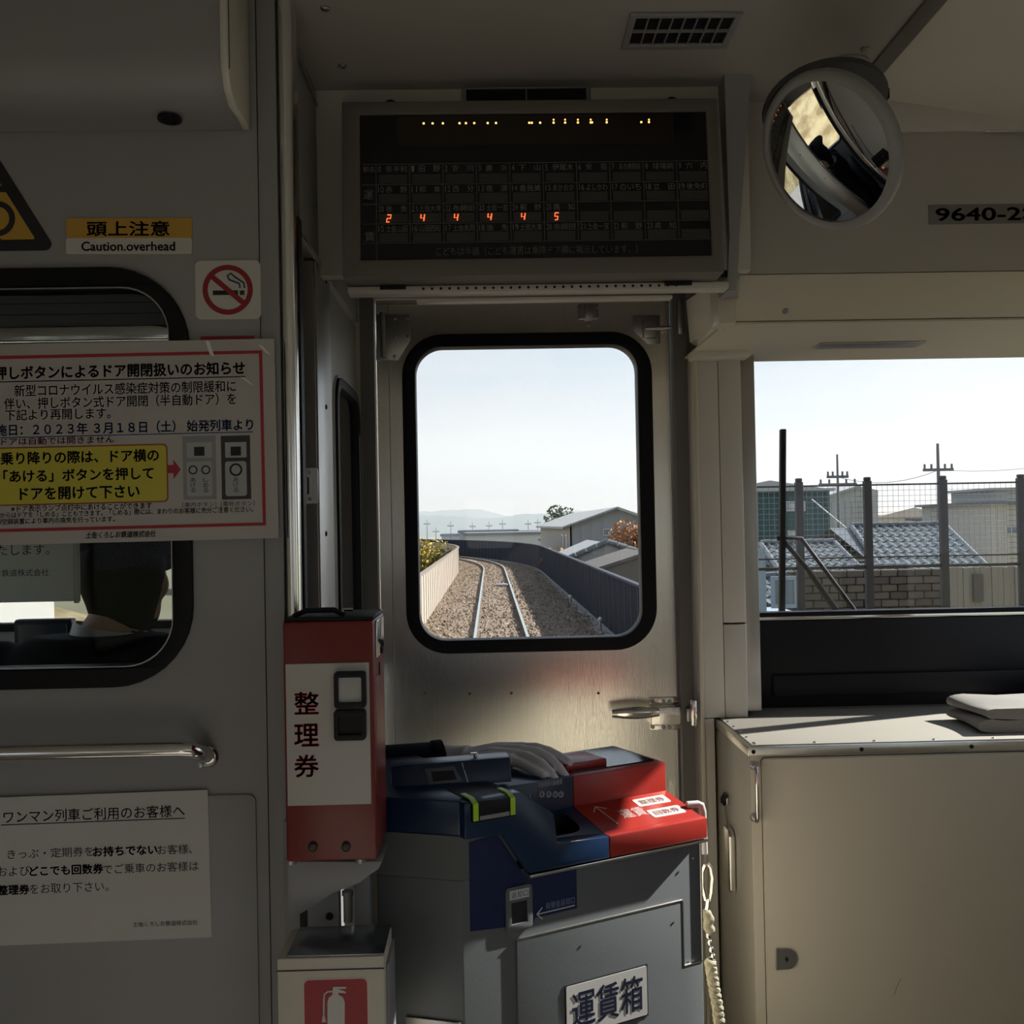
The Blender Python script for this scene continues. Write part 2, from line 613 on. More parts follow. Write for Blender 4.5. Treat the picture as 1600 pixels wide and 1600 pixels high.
# column between display and fascia
a0, a1 = at(1132, 120, 1.93), at(1174, 120, 1.93)
b0, b1 = at(1140, 370, 1.96), at(1155, 370, 1.96)
cg = MB()
cg.loft([[(a0.x, 1.93, ZC), (a1.x, 1.93, ZC), (a1.x, 2.06, ZC), (a0.x, 2.06, ZC)],
         [(b0.x, 1.96, b0.z), (b1.x, 1.96, b0.z), (b1.x + .02, 2.06, b0.z), (b0.x, 2.06, b0.z)],
         [(b0.x, 1.99, 1.80), (b1.x, 1.99, 1.80), (b1.x + .02, 2.06, 1.80), (b0.x, 2.06, 1.80)]])
struct(cg, 'trim_1', PAINT_GREY, 'narrow grey duct cover beside the fare display, running up to the ceiling', 'duct cover')

# posts at the sides of the door
PX0, PX1 = at(1086, 800, 2.5).x, at(1162, 800, 2.5).x
post = empty('wall_post', (PX0, 2.5, 0), 'cream post between the front door and the right-hand windscreen', 'post', kind='structure')
ZSO = zs2 - .004
MB().box(PX0, PX0 + .011, 2.488, YF, 0, ZSO).build('edge_strip', CABINET, post, bevel=.003)
sx = at(1126, 800, 2.5).x
CZT = at(1300, 1112, 2.55).z + .001
MB().box(PX0 + .011, sx, 2.5, YF, CZT, ZSO).build('panel', PAINT, post, bevel=.0015)
MB().box(PX0 + .011, .540, 2.5, YF, 0, CZT - .002).build('panel', PAINT, post, bevel=.0015)
MB().box(sx + .0015, PX1, 2.5, YF, at(1140, 973, 2.5).z, ZSO).build('panel', PAINT, post, bevel=.0015)
MB().box(sx + .0015, PX1, 2.5, YF, CZT, at(1140, 976, 2.5).z).build('panel', PAINT, post, bevel=.0015)
MB().box(PX0 - .01, PX1 + .01, 2.44, 2.5, at(1120, 560, 2.46).z, at(1120, 549, 2.46).z).build('cap', PAINT, post, bevel=.002)

trim2 = MB().box(DX1, PX0, 2.56, YF, 0, 1.945)
struct(trim2, 'trim_2', PAINT_DARK, 'dark taupe door jamb on the latch side of the front door', 'jamb')
trim3 = MB().box(at(573, 800, 2.58).x - .01, DX0, 2.58, YF, 0, 1.945)
struct(trim3, 'trim_3', PAINT_DARK, 'dark taupe door jamb on the hinge side of the front door', 'jamb')
trim4 = MB().box(DX0, DX1, 2.57, YF, DZ1, 1.945)
struct(trim4, 'trim_4', PAINT_DARK, 'dark header strip above the front door', 'jamb')

# right-hand windscreen: glass, rubber, black surround below
wsr = empty('window_1', (WR0, YF, WRB), 'wide right-hand windscreen with black rubber edge over the counter', 'windscreen', kind='structure')
MB().plate(wr_poly, [], FY(YF), .03, .036).build('pane', GLASS, wsr)
inner = [(WR0 + .006, WRB + .004), (1.4375, WRB + .004), (1.4375, WRT1 - .003), (1.36, WRT1 - .007), (WR0 + .25, WRT0 + .001), (WR0 + .006, WRT0 - .006)]
MB().plate([(WR0 - .012, WRB - .012), (1.439, WRB - .012), (1.439, WRT1 + .014), (1.36, WRT1 + .01), (WR0 + .25, WRT0 + .016), (WR0 - .012, WRT0 + .008)],
           [list(reversed(inner))], FY(YF), -.012, .03).build('gasket', RUBBER, wsr)
MB().box(PX1, WR0, 2.515, YF, .88, ZSO).build('reveal', STEEL_DARK, wsr, bevel=.002)
MB().box(WR0 - .01, 1.435, YF - .022, YF - .012, WRB - .014, WRB - .006).build('chrome_bead', CHROME, wsr, bevel=.001)
MB().box(WR0 - .005, 1.435, YF - .018, YF, .87, WRB - .016).build('apron', BLACK, wsr, bevel=.002)
MB().box(WR0 + .05, 1.435, YF - .03, YF - .018, .90, .955).build('apron_ledge', BLACK, wsr, bevel=.004)
q = at(1400, 520, 2.5)
MB().box(at(1262, 520, 2.45).x, at(1420, 520, 2.45).x, 2.35, 2.42, ZSO - .006, ZSO - .002).build('visor_hinge', STEEL_DARK, wsr, bevel=.001)
wsl = empty('window_12', (-.9, YF, 1.12), 'windscreen in front of the driver seen through the partition window', 'windscreen', kind='structure')
MB().plate(wl_poly, [], FY(YF), .03, .036).build('pane', GLASS, wsl)
MB().plate(rect(-1.345, -.465, 1.105, 1.815), [list(reversed(rect(-1.325, -.485, 1.125, 1.795)))], FY(YF), -.012, .03).build('gasket', RUBBER, wsl)

# ------------------------------------------------------------------ left side of the gangway

ZH = 1.866
hd = MB().plate([(1.675, ZH), (2.575, ZH), (2.575, ZC), (1.675, ZC)], [], FX(XG), -.03, 0)
o = struct(hd, 'wall_header', PAINT_GREY, 'grey header panel above the driver door opening, up to the ceiling', 'wall panel')
MB().box(XG - .004, XG + .004, 1.675, 2.1, 2.170, 2.176).build('seam_strip', STEEL_DARK, o)
MB().box(XG - .06, XG + .006, 1.675, 2.1, ZH - .010, ZH).build('door_track', STEEL, o, bevel=.001)

YPO0, YPO1 = 1.925, 2.105
gp = empty('trim_5', (XG, YPO0, 0), 'slim grey door post with strike plate left of the gangway', 'door post', kind='structure')
x0 = at(474, 700, YPO0).x
MB().box(x0, XG, YPO0, YPO1, 0, ZH - .012).build('post_body', PAINT_DARK, gp, bevel=.002)
MB().box(XG, XG + .003, YPO0 + .008, YPO1, 0, ZH - .012).build('face_plate', STEEL_DARK, gp, bevel=.001)
for py in (440, 636, 834):
    p = atX(509, py, XG + .003)
    screw((XG + .003, p.y, p.z), (1, 0, 0), .005, BLACK, gp)
u = pb(475, 731, 497, 787, YPO0 - .002)
sp = MB().plate(rrect(u[0], u[1], u[2], u[3], .004, 3), [list(reversed(rect(u[0] + .006, u[0] + .010, u[2] + .018, u[3] - .018)))], FY(YPO0 - .001), -.003, 0).build('strike_plate', STEEL, gp)
for zz in (u[2] + .009, u[3] - .009):
    MB().lathe([(.0035, 0), (.0035, .001), (0, .0015)], (u[0] + .011, YPO0 - .004, zz), (0, -1, 0), 10).build('screw', STEEL_DARK, sp)

# glazed panel between gangway and driver
gw = empty('wall_glazed', (XG, 2.25, .98), 'grey panel with tall narrow window between gangway and driver', 'wall panel', kind='structure')
w0, w1 = atX(526, 700, XG).y, 2.565
zt_ = atX(548, 607, XG).z
MB().plate(rect(YPO1, 2.575, .96, ZH - .012), [list(reversed(rrect(w0 + .016, w1 - .02, 1.01, zt_ - .016, .055, 5)))], FX(XG), -.016, -.006).build('panel', PAINT_GREY, gw)
MB().plate(rrect(w0, w1, .985, zt_, .07, 6), [list(reversed(rrect(w0 + .026, w1 - .028, 1.02, zt_ - .022, .05, 6)))], FX(XG), -.018, .004).build('gasket', RUBBER, gw, bevel=.003)
MB().plate(rrect(w0 - .006, w1 + .006, .98, zt_ + .006, .075, 6), [list(reversed(rrect(w0 + .002, w1 - .002, .987, zt_ - .002, .07, 6)))], FX(XG), -.006, -.001).build('chrome_rim', CHROME, gw)
MB().plate(rrect(w0 + .015, w1 - .02, 1.01, zt_ - .015, .05, 6), [], FX(XG), -.012, -.008).build('pane', GLASS_SIDE, gw)
# low divider under the driver's arm
struct(MB().box(XG - .03, XG, YPO1, 2.575, 0, .96), 'wall_low', PAINT_GREY, 'low grey divider under the narrow glazed panel', 'wall panel')

# ------------------------------------------------------------------ cab partition (left half of the picture)
PXR = at(411, 800, YP).x
gx1 = at(300, 750, YP).x
gzt, gzb = at(200, 418, YP).z, at(150, 1074, YP).z
g = (gx1 - .80, gx1, gzb, gzt)
gi = .031
part = MB().plate(rect(XL, PXR, 0, ZC), [list(reversed(rrect(g[0] + .012, g[1] - .012, g[2] + .012, g[3] - .012, .115, 8)))], FY(YP), 0, .04)
wp = struct(part, 'wall_partition', PAINT_GREY, 'grey partition wall behind the driver seat with a large window', 'partition')
aw = at(400, 1240, YP)
MB().plate(rrect(aw.x - .82, aw.x, .12, aw.z, .012, 4), [], FY(YP), -.004, 0).build('access_panel', PAINT_GREY, wp, bevel=.0012)
win = empty('window_13', (g[0], YP, g[2]), 'partition window with thick black rubber seal behind the notices', 'window', kind='structure')
MB().plate(rrect(*g[:2], g[2], g[3], .125, 9), [list(reversed(rrect(g[0] + gi, g[1] - gi, g[2] + gi, g[3] - gi, .075, 9)))], FY(YP), -.008, .05).build('gasket', RUBBER, win, bevel=.004)
MB().plate(rrect(g[0] + gi - .006, g[1] - gi + .006, g[2] + gi - .006, g[3] - gi + .006, .08, 9), [], FY(YP), .018, .023).build('pane', GLASS_TINT, win)
MB().plate(rrect(g[0] + gi - .002, g[1] - gi + .002, g[2] + gi - .002, g[3] - gi + .002, .077, 9), [list(reversed(rrect(g[0] + gi + .002, g[1] - gi - .002, g[2] + gi + .002, g[3] - gi - .002, .074, 9)))], FY(YP), -.004, .0).build('bead', STEEL_DARK, win)
# rolled blind behind the glass
bz0, bz1 = at(130, 531, 1.70).z, at(130, 444, 1.70).z
bl = tag(MB().box(g[0] + .02, g[1] - .015, 1.69, 1.70, bz0, ZC - .1).build('roller_blind', mat('blind_cloth', (.20, .21, .22), .6, bump=.2, bscale=120), bevel=.001), 'grey roller blind pulled partly down behind the partition window', 'blind')
MB().box(g[0] + .02, g[1] - .015, 1.684, 1.694, bz0 - .004, bz0 + .020).build('bottom_bar', CHROME, bl, bevel=.002)
for k in range(3):
    MB().box(g[0] + .02, g[1] - .015, 1.6895, 1.692, bz0 + .04 + k * .018, bz0 + .041 + k * .018).build('fold', INK, bl)

# right edge of the partition: painted corner strip and bright steel end post
c0, c1 = PXR, at(443, 800, YP).x
struct(MB().box(c0 + .0015, c1, YP - .003, YP + .045, 0, ZC), 'trim_6', PAINT_GREY, 'grey corner strip along the edge of the partition', 'corner strip', bevel=.003)
e1 = at(468, 800, YP).x
_w = (e1 - c1 - .001)
_prof = [(e1, YP + .045), (c1 + .001, YP + .045), (c1 + .001, YP + .006)] + [(c1 + .001 + _w * (1 - math.cos(math.radians(a_))) / 2, YP + .006 - .012 * math.sin(math.radians(a_))) for a_ in range(15, 180, 15)] + [(e1, YP + .006)]
ep = struct(MB().prism(list(reversed(_prof)), FZ(0), 0, ZC), 'trim_7', mat('polished_steel', (.82, .82, .80), .18, 1.0, var=.04), 'polished steel end post of the partition catching daylight', 'end post')
MB().box(e1 + .0005, e1 + .003, YP + .02, YP + .045, .5, 1.85).build('door_seal', RUBBER, ep)

# ================================================================== things on the partition
# overhead locker
lk = empty('overhead_locker', (-.85, 1.55, 1.97), 'grey overhead equipment locker above the partition window, rounded underside', 'locker')
lx1 = at(392, 190, YP).x
prof = [(YP - .004, ZC - .003), (YP - .004, at(250, 205, YP).z), (1.575, at(250, 205, YP).z + .004), (1.53, 1.985), (1.503, 1.998), (1.490, 2.02), (1.487, 2.05), (1.487, ZC - .003)]
MB().prism(prof, lambda u, v, w: (w, u, v), XL + .01, lx1 - .012).build('body', PAINT_GREY, lk, angle=50)
prof2 = [(YP - .004, ZC - .003), (YP - .004, at(250, 205, YP).z - .002), (1.572, at(250, 205, YP).z), (1.525, 1.979), (1.497, 1.993), (1.483, 2.018), (1.480, 2.05), (1.480, ZC - .003)]
MB().prism(prof2, lambda u, v, w: (w, u, v), lx1 - .012, lx1).build('end_cap', PAINT, lk, bevel=.003, angle=50)
p = at(270, 203, 1.58)
MB().lathe([(.018, 0), (.018, .003), (.013, .004), (.012, .001), (0, .001)], (p.x, 1.565, 1.980), (0, -.1, -1), 20).build('latch_button', BLACK, lk)
MB().box(at(357, 60, 1.487).x, at(358.5, 60, 1.487).x, 1.4855, 1.487, 2.02, ZC - .003).build('seam', INK, lk)

# triangular warning sign (the photo's edge cuts it)
YS = YP - .0015
tri = [at(-37, 192, YS), at(88, 391, YS), at(-162, 394, YS)]
def rtri(pts, r, n=5):
    out = []
    c = Vector((sum(p[0] for p in pts) / 3, sum(p[1] for p in pts) / 3))
    for i, p in enumerate(pts):
        p = Vector(p); a = (Vector(pts[i - 1]) - p).normalized(); b = (Vector(pts[(i + 1) % 3]) - p).normalized()
        ha = math.acos(max(-1, min(1, a.dot(b)))) / 2
        cc = p + (a + b).normalized() * (r / math.sin(ha))
        s0 = p + a * (r / math.tan(ha)); s1 = p + b * (r / math.tan(ha))
        v0, v1 = s0 - cc, s1 - cc
        for k in range(n + 1):
            v = (v0 * (1 - k / n) + v1 * (k / n)).normalized() * r
            out.append((cc.x + v.x, cc.y + v.y))
    return out
tp = [(p.x, p.z) for p in tri]
ctr = Vector((sum(p[0] for p in tp) / 3, sum(p[1] for p in tp) / 3))
tri_in = [tuple(ctr + (Vector(p) - ctr) * .74) for p in tp]
ws = empty('warning_sign', (ctr.x, YS, ctr.y), 'triangular yellow and black head-height warning sticker on the partition', 'sticker')
MB().plate(rtri(tp, .010), [], FY(YS), 0, .001).build('border', INK, ws)
MB().plate(rtri(tri_in, .002, 2), [], FY(YS), -.0008, .0).build('field', YELLOW, ws)
pic = MB()
b_ = pb(-70, 291, 24, 301, YS)
pic.box(b_[0], b_[1], YS - .0014, YS - .0008, b_[2], b_[3])
hc = at(-4, 342, YS)
pic.plate(circ(hc.x, hc.z, .028, 24), [list(reversed(circ(hc.x, hc.z, .019, 24)))], FY(YS), -.0014, -.0008)
pic.plate([(hc.x - .060, hc.z - .046), (hc.x + .012, hc.z - .046), (hc.x + .004, hc.z - .030), (hc.x - .030, hc.z - .022), (hc.x - .058, hc.z - .030)], [], FY(YS), -.0014, -.0008)
pic.build('pictogram', INK, ws)

# "caution overhead" label
cl = empty('caution_label', at(200, 397, YS), 'yellow and white overhead caution label above the partition window', 'label')
fc = FY(YS, math.radians(-.6), (at(200, 368, YS).x, at(200, 368, YS).z))
u = pb(105, 341, 299, 372, YS)
MB().plate(rrect(u[0], u[1], u[2], u[3], .002, 2), [], fc, -.0006, .001).build('yellow_band', YELLOW, cl)
u = pb(105, 372, 299, 397, YS)
MB().plate(rrect(u[0], u[1], u[2], u[3], .003, 3), [], fc, -.0006, .001).build('white_band', WHITE, cl)
lettering('lettering', '頭上注意', fc, pb(137, 346, 264, 369, YS), -.0012, INK, cl, bold=.02)
lettering('lettering', 'Caution.overhead', fc, pb(129, 378, 273, 392, YS), -.0012, INK, cl, bold=.02)

# no-smoking sticker
ns = empty('no_smoking_sticker', at(356, 498, YS), 'white no smoking sticker with red ring beside the window', 'sticker')
u = pb(306, 407, 407, 499, YS)
MB().plate(rrect(*u, .009, 5), [], FY(YS), -.0006, .001).build('sheet', WHITE, ns)
c = at(356, 453, YS)
k = YS / FPX
mb = MB()
mb.plate(circ(c.x, c.z, 39 * k, 40), [list(reversed(circ(c.x, c.z, 31 * k, 40)))], FY(YS), -.0012, -.0006)
mb.build('ring', mat('dark_red_ink', (.26, .012, .02), .6, var=0), ns)
ff = FY(YS, math.radians(-41), (c.x, c.z))
MB().box(c.x - 33 * k, c.x + 33 * k, c.z - 4 * k, c.z + 4 * k, -.0014, -.0007, fn=lambda a, b, w: ff(a, b, w)).build('slash', MATS['dark_red_ink'], ns)
u = pb(333, 454, 372, 461, YS)
mb = MB().box(u[0], u[1], YS - .0012, YS - .0006, u[2], u[3])
u = pb(375, 454, 382, 461, YS)
mb.box(u[0], u[1], YS - .0012, YS - .0006, u[2], u[3])
mb.build('cigarette', INK, ns)
sm = [(375, 450), (374, 443), (366, 440), (358, 437), (355, 431), (361, 427), (366, 432), (372, 436), (381, 442), (382, 450)]
MB().tube([at(x, y, YS - .0009) for x, y in sm], .0013, 6).build('smoke', NAVY_INK, ns)
tag(MB().box(at(314, 560, YS).x, at(398, 560, YS).x, YS - .0006, YS + .0005, at(356, 600, YS).z, at(356, 525, YS).z).build('red_sticker', FIRE_RED), 'top edge of a red sticker mostly covered by the notice', 'sticker')

# --- notice about the door buttons
YN = YP - .0135
NT = math.radians(.35)
nc = at(190, 688, YN)
fn = FY(YN, NT, (nc.x, nc.z))
n1 = empty('door_button_notice', (nc.x, YN, nc.z - .16), 'laminated red-bordered notice about door buttons taped over the window', 'notice')
u = pb(-70, 535, 429, 846, YN)
MB().plate(rect(*u), [], fn, 0, .0012).build('sheet', PAPER_LAM, n1)
uo = pb(-52, 553, 410, 826, YN); ui = pb(-47, 558, 405, 821, YN)
MB().plate(rect(*uo), [list(reversed(rect(*ui)))], fn, -.0005, 0).build('red_border', mat('notice_red', (.33, .02, .03), .5, var=0), n1)
W = -.0006
lettering('heading', '押しボタンによるドア開閉扱いのお知らせ', fn, pb(-5, 569, 381, 589, YN), W, INK, n1, bold=.03)
mb = MB(); u = pb(-5, 592, 382, 593.5, YN); mb.box(u[0], u[1], u[2], u[3], W, 0, fn=lambda a, b, w: fn(a, b, w)); mb.build('underline', INK, n1)
lettering('body_text', '新型コロナウイルス感染症対策の制限緩和に', fn, pb(26, 598, 367, 616, YN), W, INK, n1, bold=.008)
lettering('body_text', '伴い、押しボタン式ドア開閉（半自動ドア）を', fn, pb(10, 618, 367, 636, YN), W, INK, n1, bold=.008)
lettering('body_text', '下記より再開します。', fn, pb(10, 638, 172, 655, YN), W, INK, n1, bold=.008)
lettering('date_line', '実施日：２０２３年 ３月１８日（土） 始発列車より', fn, pb(-20, 659, 393, 677, YN), W, BLUE_INK, n1, bold=.02)
mb = MB(); u = pb(-20, 679, 393, 680.3, YN); mb.box(u[0], u[1], u[2], u[3], W, 0, fn=lambda a, b, w: fn(a, b, w)); mb.build('underline', BLUE_INK, n1)
lettering('red_line', 'ドアは自動では開きません', fn, pb(4, 682, 177, 693.5, YN), W, RED_INK, n1, bold=.01)
u = pb(-30, 696.5, 260, 787, YN)
MB().plate(rrect(*u, .007, 4), [], fn, -.0004, 0).build('yellow_box_rim', mat('rim_red', (.30, .06, .02), .5, var=0), n1)
u = pb(-28, 698.5, 258, 785, YN)
MB().plate(rrect(*u, .006, 4), [], fn, -.0007, 0).build('yellow_box', LEMON, n1)
lettering('box_text', '乗り降りの際は、ドア横の', fn, pb(4, 704, 246, 723, YN), -.0011, INK, n1, bold=.025)
lettering('box_text', '「あける」ボタンを押して', fn, pb(8, 732, 238, 751, YN), -.0011, INK, n1, bold=.025)
lettering('box_text', 'ドアを開けて下さい', fn, pb(33, 760, 216, 779, YN), -.0011, INK, n1, bold=.025)
ar = [(262, 727), (271, 727), (271, 719), (282, 734), (271, 749), (271, 740), (262, 740)]
MB().plate([(at(x, y, YN).x, at(x, y, YN).z) for x, y in reversed(ar)], [], fn, -.0006, 0).build('arrow', MATS['notice_red'], n1)
for (x0_, x1_, cm, isout) in ((286, 337, (.25, .255, .26), 0), (346, 391, (.03, .03, .035), 1)):
    u = pb(x0_, 682, x1_, 781, YN)
    bt = MB().plate(rect(*u), [], fn, -.0005, 0).build('button_picture', mat('pic_%d' % isout, cm, .5, var=.1), n1)
    lt = mat('pic_light', (.36, .37, .38), .5, var=.05)
    m = (x0_ + x1_) / 2
    u = pb(x0_ + 6, 692, x1_ - 6, 716, YN); MB().plate(rect(*u), [], fn, -.0008, 0).build('display', lt, bt)
    u = pb(m - 8, 699, m + 8, 713, YN); MB().plate(rect(*u), [], fn, -.0011, 0).build('lamp', INK, bt)
    u = pb(x0_ + 6, 722, x1_ - 6, 776, YN); MB().plate(rrect(*u, .004, 3), [], fn, -.0008, 0).build('button_plate', lt, bt)
    mk = MB()
    for cx in ([m] if isout else [m - 10, m + 10]):
        q = at(cx, 735, YN); rr = (10 if isout else 7) * k
        mk.plate(circ(q.x, q.z, rr, 20), [list(reversed(circ(q.x, q.z, rr * .7, 20)))], fn, -.0011, -.0008)
        for j, ch in enumerate('あける' if (isout or cx < m) else 'しめる'):
            add_text(mk, ch, fn, pb(cx - 4, 747 + j * 8, cx + 4, 754 + j * 8, YN), -.0011)
    mk.build('marks', INK, bt)
lettering('caption', '［車内ボタン］', fn, pb(285, 785, 337, 793, YN), W, INK, n1)
lettering('caption', '［車外ボタン］', fn, pb(345, 784, 397, 792, YN), W, INK, n1)
lettering('small_print', '※ドア表示ランプ点灯中にあけることができます', fn, pb(19, 787, 235, 797, YN), W, INK, n1, bold=.01)
lettering('small_print', '車内からはドアを「しめる」こともできます。「しめる」際には、まわりのお客様に充分ご注意ください。', fn, pb(-14, 796, 392, 805, YN), W, INK, n1, bold=.01)
lettering('small_print', '常時空調装置により車内の換気を行っています。', fn, pb(-14, 808, 177, 817, YN), W, INK, n1, bold=.01)
lettering('company_line', '土佐くろしお鉄道株式会社', fn, pb(134, 830, 242, 840, YN), W, INK, n1, bold=.02, italic=.2)
tape = mat('clear_tape', (.75, .73, .70), .15, var=.1, scale=30)
for (x0_, y0_, x1_, y1_) in ((322, 533, 336, 558), (404, 540, 424, 556), (376, 590, 398, 604)):
    pp = [at(x0_, y0_, YN), at(x0_ + 6, y0_ + 1, YN), at(x1_, y1_, YN), at(x1_ - 7, y1_ - 3, YN)]
    MB().plate([(q.x, q.z) for q in reversed(pp)], [], fn, -.0009, -.0003).build('tape_wrinkle', tape, n1)

# --- notice behind the glass
YG = YP + .030
n2 = empty('glass_notice', at(60, 945, YG), 'pale notice posted behind the partition glass, under the door button notice', 'notice')
u = pb(-200, 700, 121, 941, YG)
THIN = bpy.data.materials.new('thin_paper')
THIN.use_nodes = True
_t = THIN.node_tree
_p = _t.nodes['Principled BSDF']; _p.inputs['Base Color'].default_value = (.66, .67, .64, 1); _p.inputs['Roughness'].default_value = .6
_tl = _t.nodes.new('ShaderNodeBsdfTranslucent'); _tl.inputs[0].default_value = (.62, .63, .58, 1)
_m = _t.nodes.new('ShaderNodeMixShader'); _m.inputs[0].default_value = .5
_t.links.new(_p.outputs[0], _m.inputs[1]); _t.links.new(_tl.outputs[0], _m.inputs[2]); _t.links.new(_m.outputs[0], _t.nodes['Material Output'].inputs[0])
MB().add([(u[0], YG, u[2]), (u[1], YG, u[2]), (u[1], YG, u[3]), (u[0], YG, u[3])], [(0, 1, 2, 3)]).build('sheet', THIN, n2)
u = pb(115, 700, 122, 941, YG)
MB().box(u[0], u[1], YG - .004, YG + .003, u[2], u[3]).build('sleeve_edge', WHITE, n2, bevel=.001)
lettering('body_text', '願いいたします。', FY(YG), pb(-62, 852, 76, 868, YG), -.0006, INK, n2)
lettering('company_line', '土佐くろしお鉄道株式会社', FY(YG), pb(-70, 890, 75, 901, YG), -.0006, INK, n2)

# --- notice for one-man train passengers, on the access panel
YA = YP - .006
pc = at(150, 1355, YA)
fa = FY(YA, math.radians(.7), (pc.x, pc.z))
n3 = empty('one_man_train_notice', (pc.x, YA, pc.z - .12), 'white paper notice with ticket instructions on the lower access panel', 'notice')
u = pb(-60, 1243, 324, 1470, YA)
MB().plate(rect(*u), [], fa, 0, .0014).build('sheet', PAPER, n3)
lettering('heading', 'ワンマン列車ご利用のお客様へ', fa, pb(10, 1262, 287, 1281, YA), W, INK, n3, bold=.004)
mb = MB(); u = pb(6, 1283, 287, 1284.3, YA); mb.box(u[0], u[1], u[2], u[3], W, 0, fn=lambda a, b, w: fa(a, b, w)); mb.build('underline', INK, n3)
lettering('body_text', 'きっぷ・定期券を', fa, pb(14, 1324, 145, 1339, YA), W, INK, n3)
lettering('bold_text', 'お持ちでない', fa, pb(147, 1322, 245, 1337, YA), W, INK, n3, bold=.03)
lettering('body_text', 'お客様、', fa, pb(247, 1321, 300, 1336, YA), W, INK, n3)
lettering('body_text', 'および', fa, pb(-3, 1352, 46, 1367, YA), W, INK, n3)
lettering('bold_text', 'どこでも回数券', fa, pb(48, 1351, 160, 1366, YA), W, INK, n3, bold=.03)
lettering('body_text', 'でご乗車のお客様は', fa, pb(163, 1349, 309, 1364, YA), W, INK, n3)
lettering('bold_text', '整理券', fa, pb(-3, 1381, 45, 1396, YA), W, INK, n3, bold=.03)
lettering('body_text', 'をお取り下さい。', fa, pb(48, 1379, 168, 1394, YA), W, INK, n3)
lettering('company_line', '土佐くろしお鉄道株式会社', fa, pb(208, 1440, 307, 1448, YA), W, INK, n3)

# --- handrail
hr = empty('handrail', at(200, 1190, YP), 'chrome horizontal handrail below the partition window', 'handrail')
yh = YP - .055
ph = at(150, 1174, yh)
pe = at(304, 1172, yh)
z = ph.z
path = [(XL + .1, yh, z), (pe.x - .02, yh, z), (pe.x - .008, yh + .002, z - .001), (pe.x, yh + .01, z - .006), (pe.x + .004, yh + .03, z - .014), (pe.x + .005, YP - .004, z - .022)]
MB().tube(path, .0125, 16).build('rail', CHROME, hr)
MB().lathe([(.017, 0), (.017, .004), (.014, .007), (0, .007)], (pe.x + .005, YP, z - .024), (0, -1, 0), 20).build('wall_flange', CHROME, hr)
q = at(312, 1194, YP - .012)
MB().lathe([(.004, 0), (.004, .002), (0, .003)], (q.x, YP - .010, q.z - .002), (0, -1, 0), 10).build('screw', STEEL_DARK, hr)

# ================================================================== ticket dispenser
YT = 1.45
tm = empty('ticket_dispenser', at(515, 1345, YT), 'red boarding ticket dispenser with white face and two square buttons', 'ticket machine')
u = pb(445, 972, 586, 1344, YT)
tx0, tx1, tz0, tz1 = u
MB().box(tx0, tx1, YT, YT + .135, tz0, tz1).build('body', RED, tm, bevel=.004)
u2 = pb(449, 1037, 578, 1256, YT)
MB().plate(rrect(*u2, .001, 2), [], FY(YT), -.0025, 0).build('front_panel', mat('face_white', (.46, .45, .43), .45, var=.03), tm, bevel=.0008)
for i, ch in enumerate('整理券'):
    y0 = (1081, 1131, 1179)[i]
    lettering('lettering', ch, FY(YT), pb(461, y0, 498, y0 + 34, YT), -.0032, mat('ticket_red', (.36, .008, .03), .5, var=0), tm, bold=.018)
# buttons: upper pale window, lower dark one
for (y0, y1, inner_m, nm) in ((1048, 1104, mat('button_grey', (.42, .42, .42), .3, var=.02), 'issue_button'), (1107, 1154, BLACK, 'ticket_slot')):
    u = pb(524, y0, 573, y1, YT)
    bt = MB().plate(rrect(*u, .005, 4), [list(reversed(rrect(u[0] + .006, u[1] - .006, u[2] + .008, u[3] - .008, .002, 3)))], FY(YT), -.014, -.002).build(nm, BLACK, tm, bevel=.0015)
    MB().plate(rrect(u[0] + .006, u[1] - .006, u[2] + .008, u[3] - .008, .002, 3), [], FY(YT), -.009, -.002).build('face', inner_m, bt)
for px in (489, 541):
    p = at(px, 1323, YT)
    screw((p.x, YT - .001, p.z), (0, -1, 0), .0065, SCREW_DARK, tm)
# black hinged lid and fittings on top
zl = tz1
MB().box(tx0 + .001, tx1, YT + .004, YT + .133, zl, zl + .005).build('lid', BLACK, tm, bevel=.002)
MB().tube([(tx0 + .012, YT + .02, zl + .006), (tx0 + .03, YT + .02, zl + .014), (tx0 + .07, YT + .02, zl + .014), (tx0 + .085, YT + .02, zl + .006)], .004, 8).build('lid_handle', BLACK, tm)
MB().tube([(tx1 - .05, YT + .05, zl + .005), (tx1 - .05, YT + .05, zl + .012), (tx1 - .035, YT + .05, zl + .012)], .003, 8).build('hinge_pin', CHROME, tm)
MB().box(tx1, tx1 + .003, YT + .02, YT + .11, at(592, 1030, YT).z, tz1 - .003).build('side_cover', CHROME, tm, bevel=.001)
screw((tx1 + .003, YT + .07, tz1 - .05), (1, 0, 0), .006, BLACK, tm)
MB().box(tx1, tx1 + .0015, YT + .06, YT + .066, at(592, 1064, YT).z, at(592, 1044, YT).z).build('side_slot', INK, tm)
# bracket below, tapering to the post
for px in (455, 565):
    p = at(px, 1349, YT)
    MB().cyl((p.x - .004, YT + .02, tz0), (p.x - .004, YT + .02, tz0 - .008), .008, 14).build('rubber_foot', STEEL_DARK, tm)
bz = tz0 - .001
br = MB()
def tz(px, py):
    q = at(px, py, YT + .03); return (q.x, q.z)
brp = [tz(448, 1346), tz(597, 1346), tz(592, 1358), tz(580, 1366), tz(560, 1381), tz(520, 1396), tz(500, 1410), tz(470, 1428), tz(450, 1432)]
br.prism(list(reversed(brp)), FY(YT + .03), 0, .10)
br.build('support_bracket', PAINT_GREY, tm, bevel=.002)
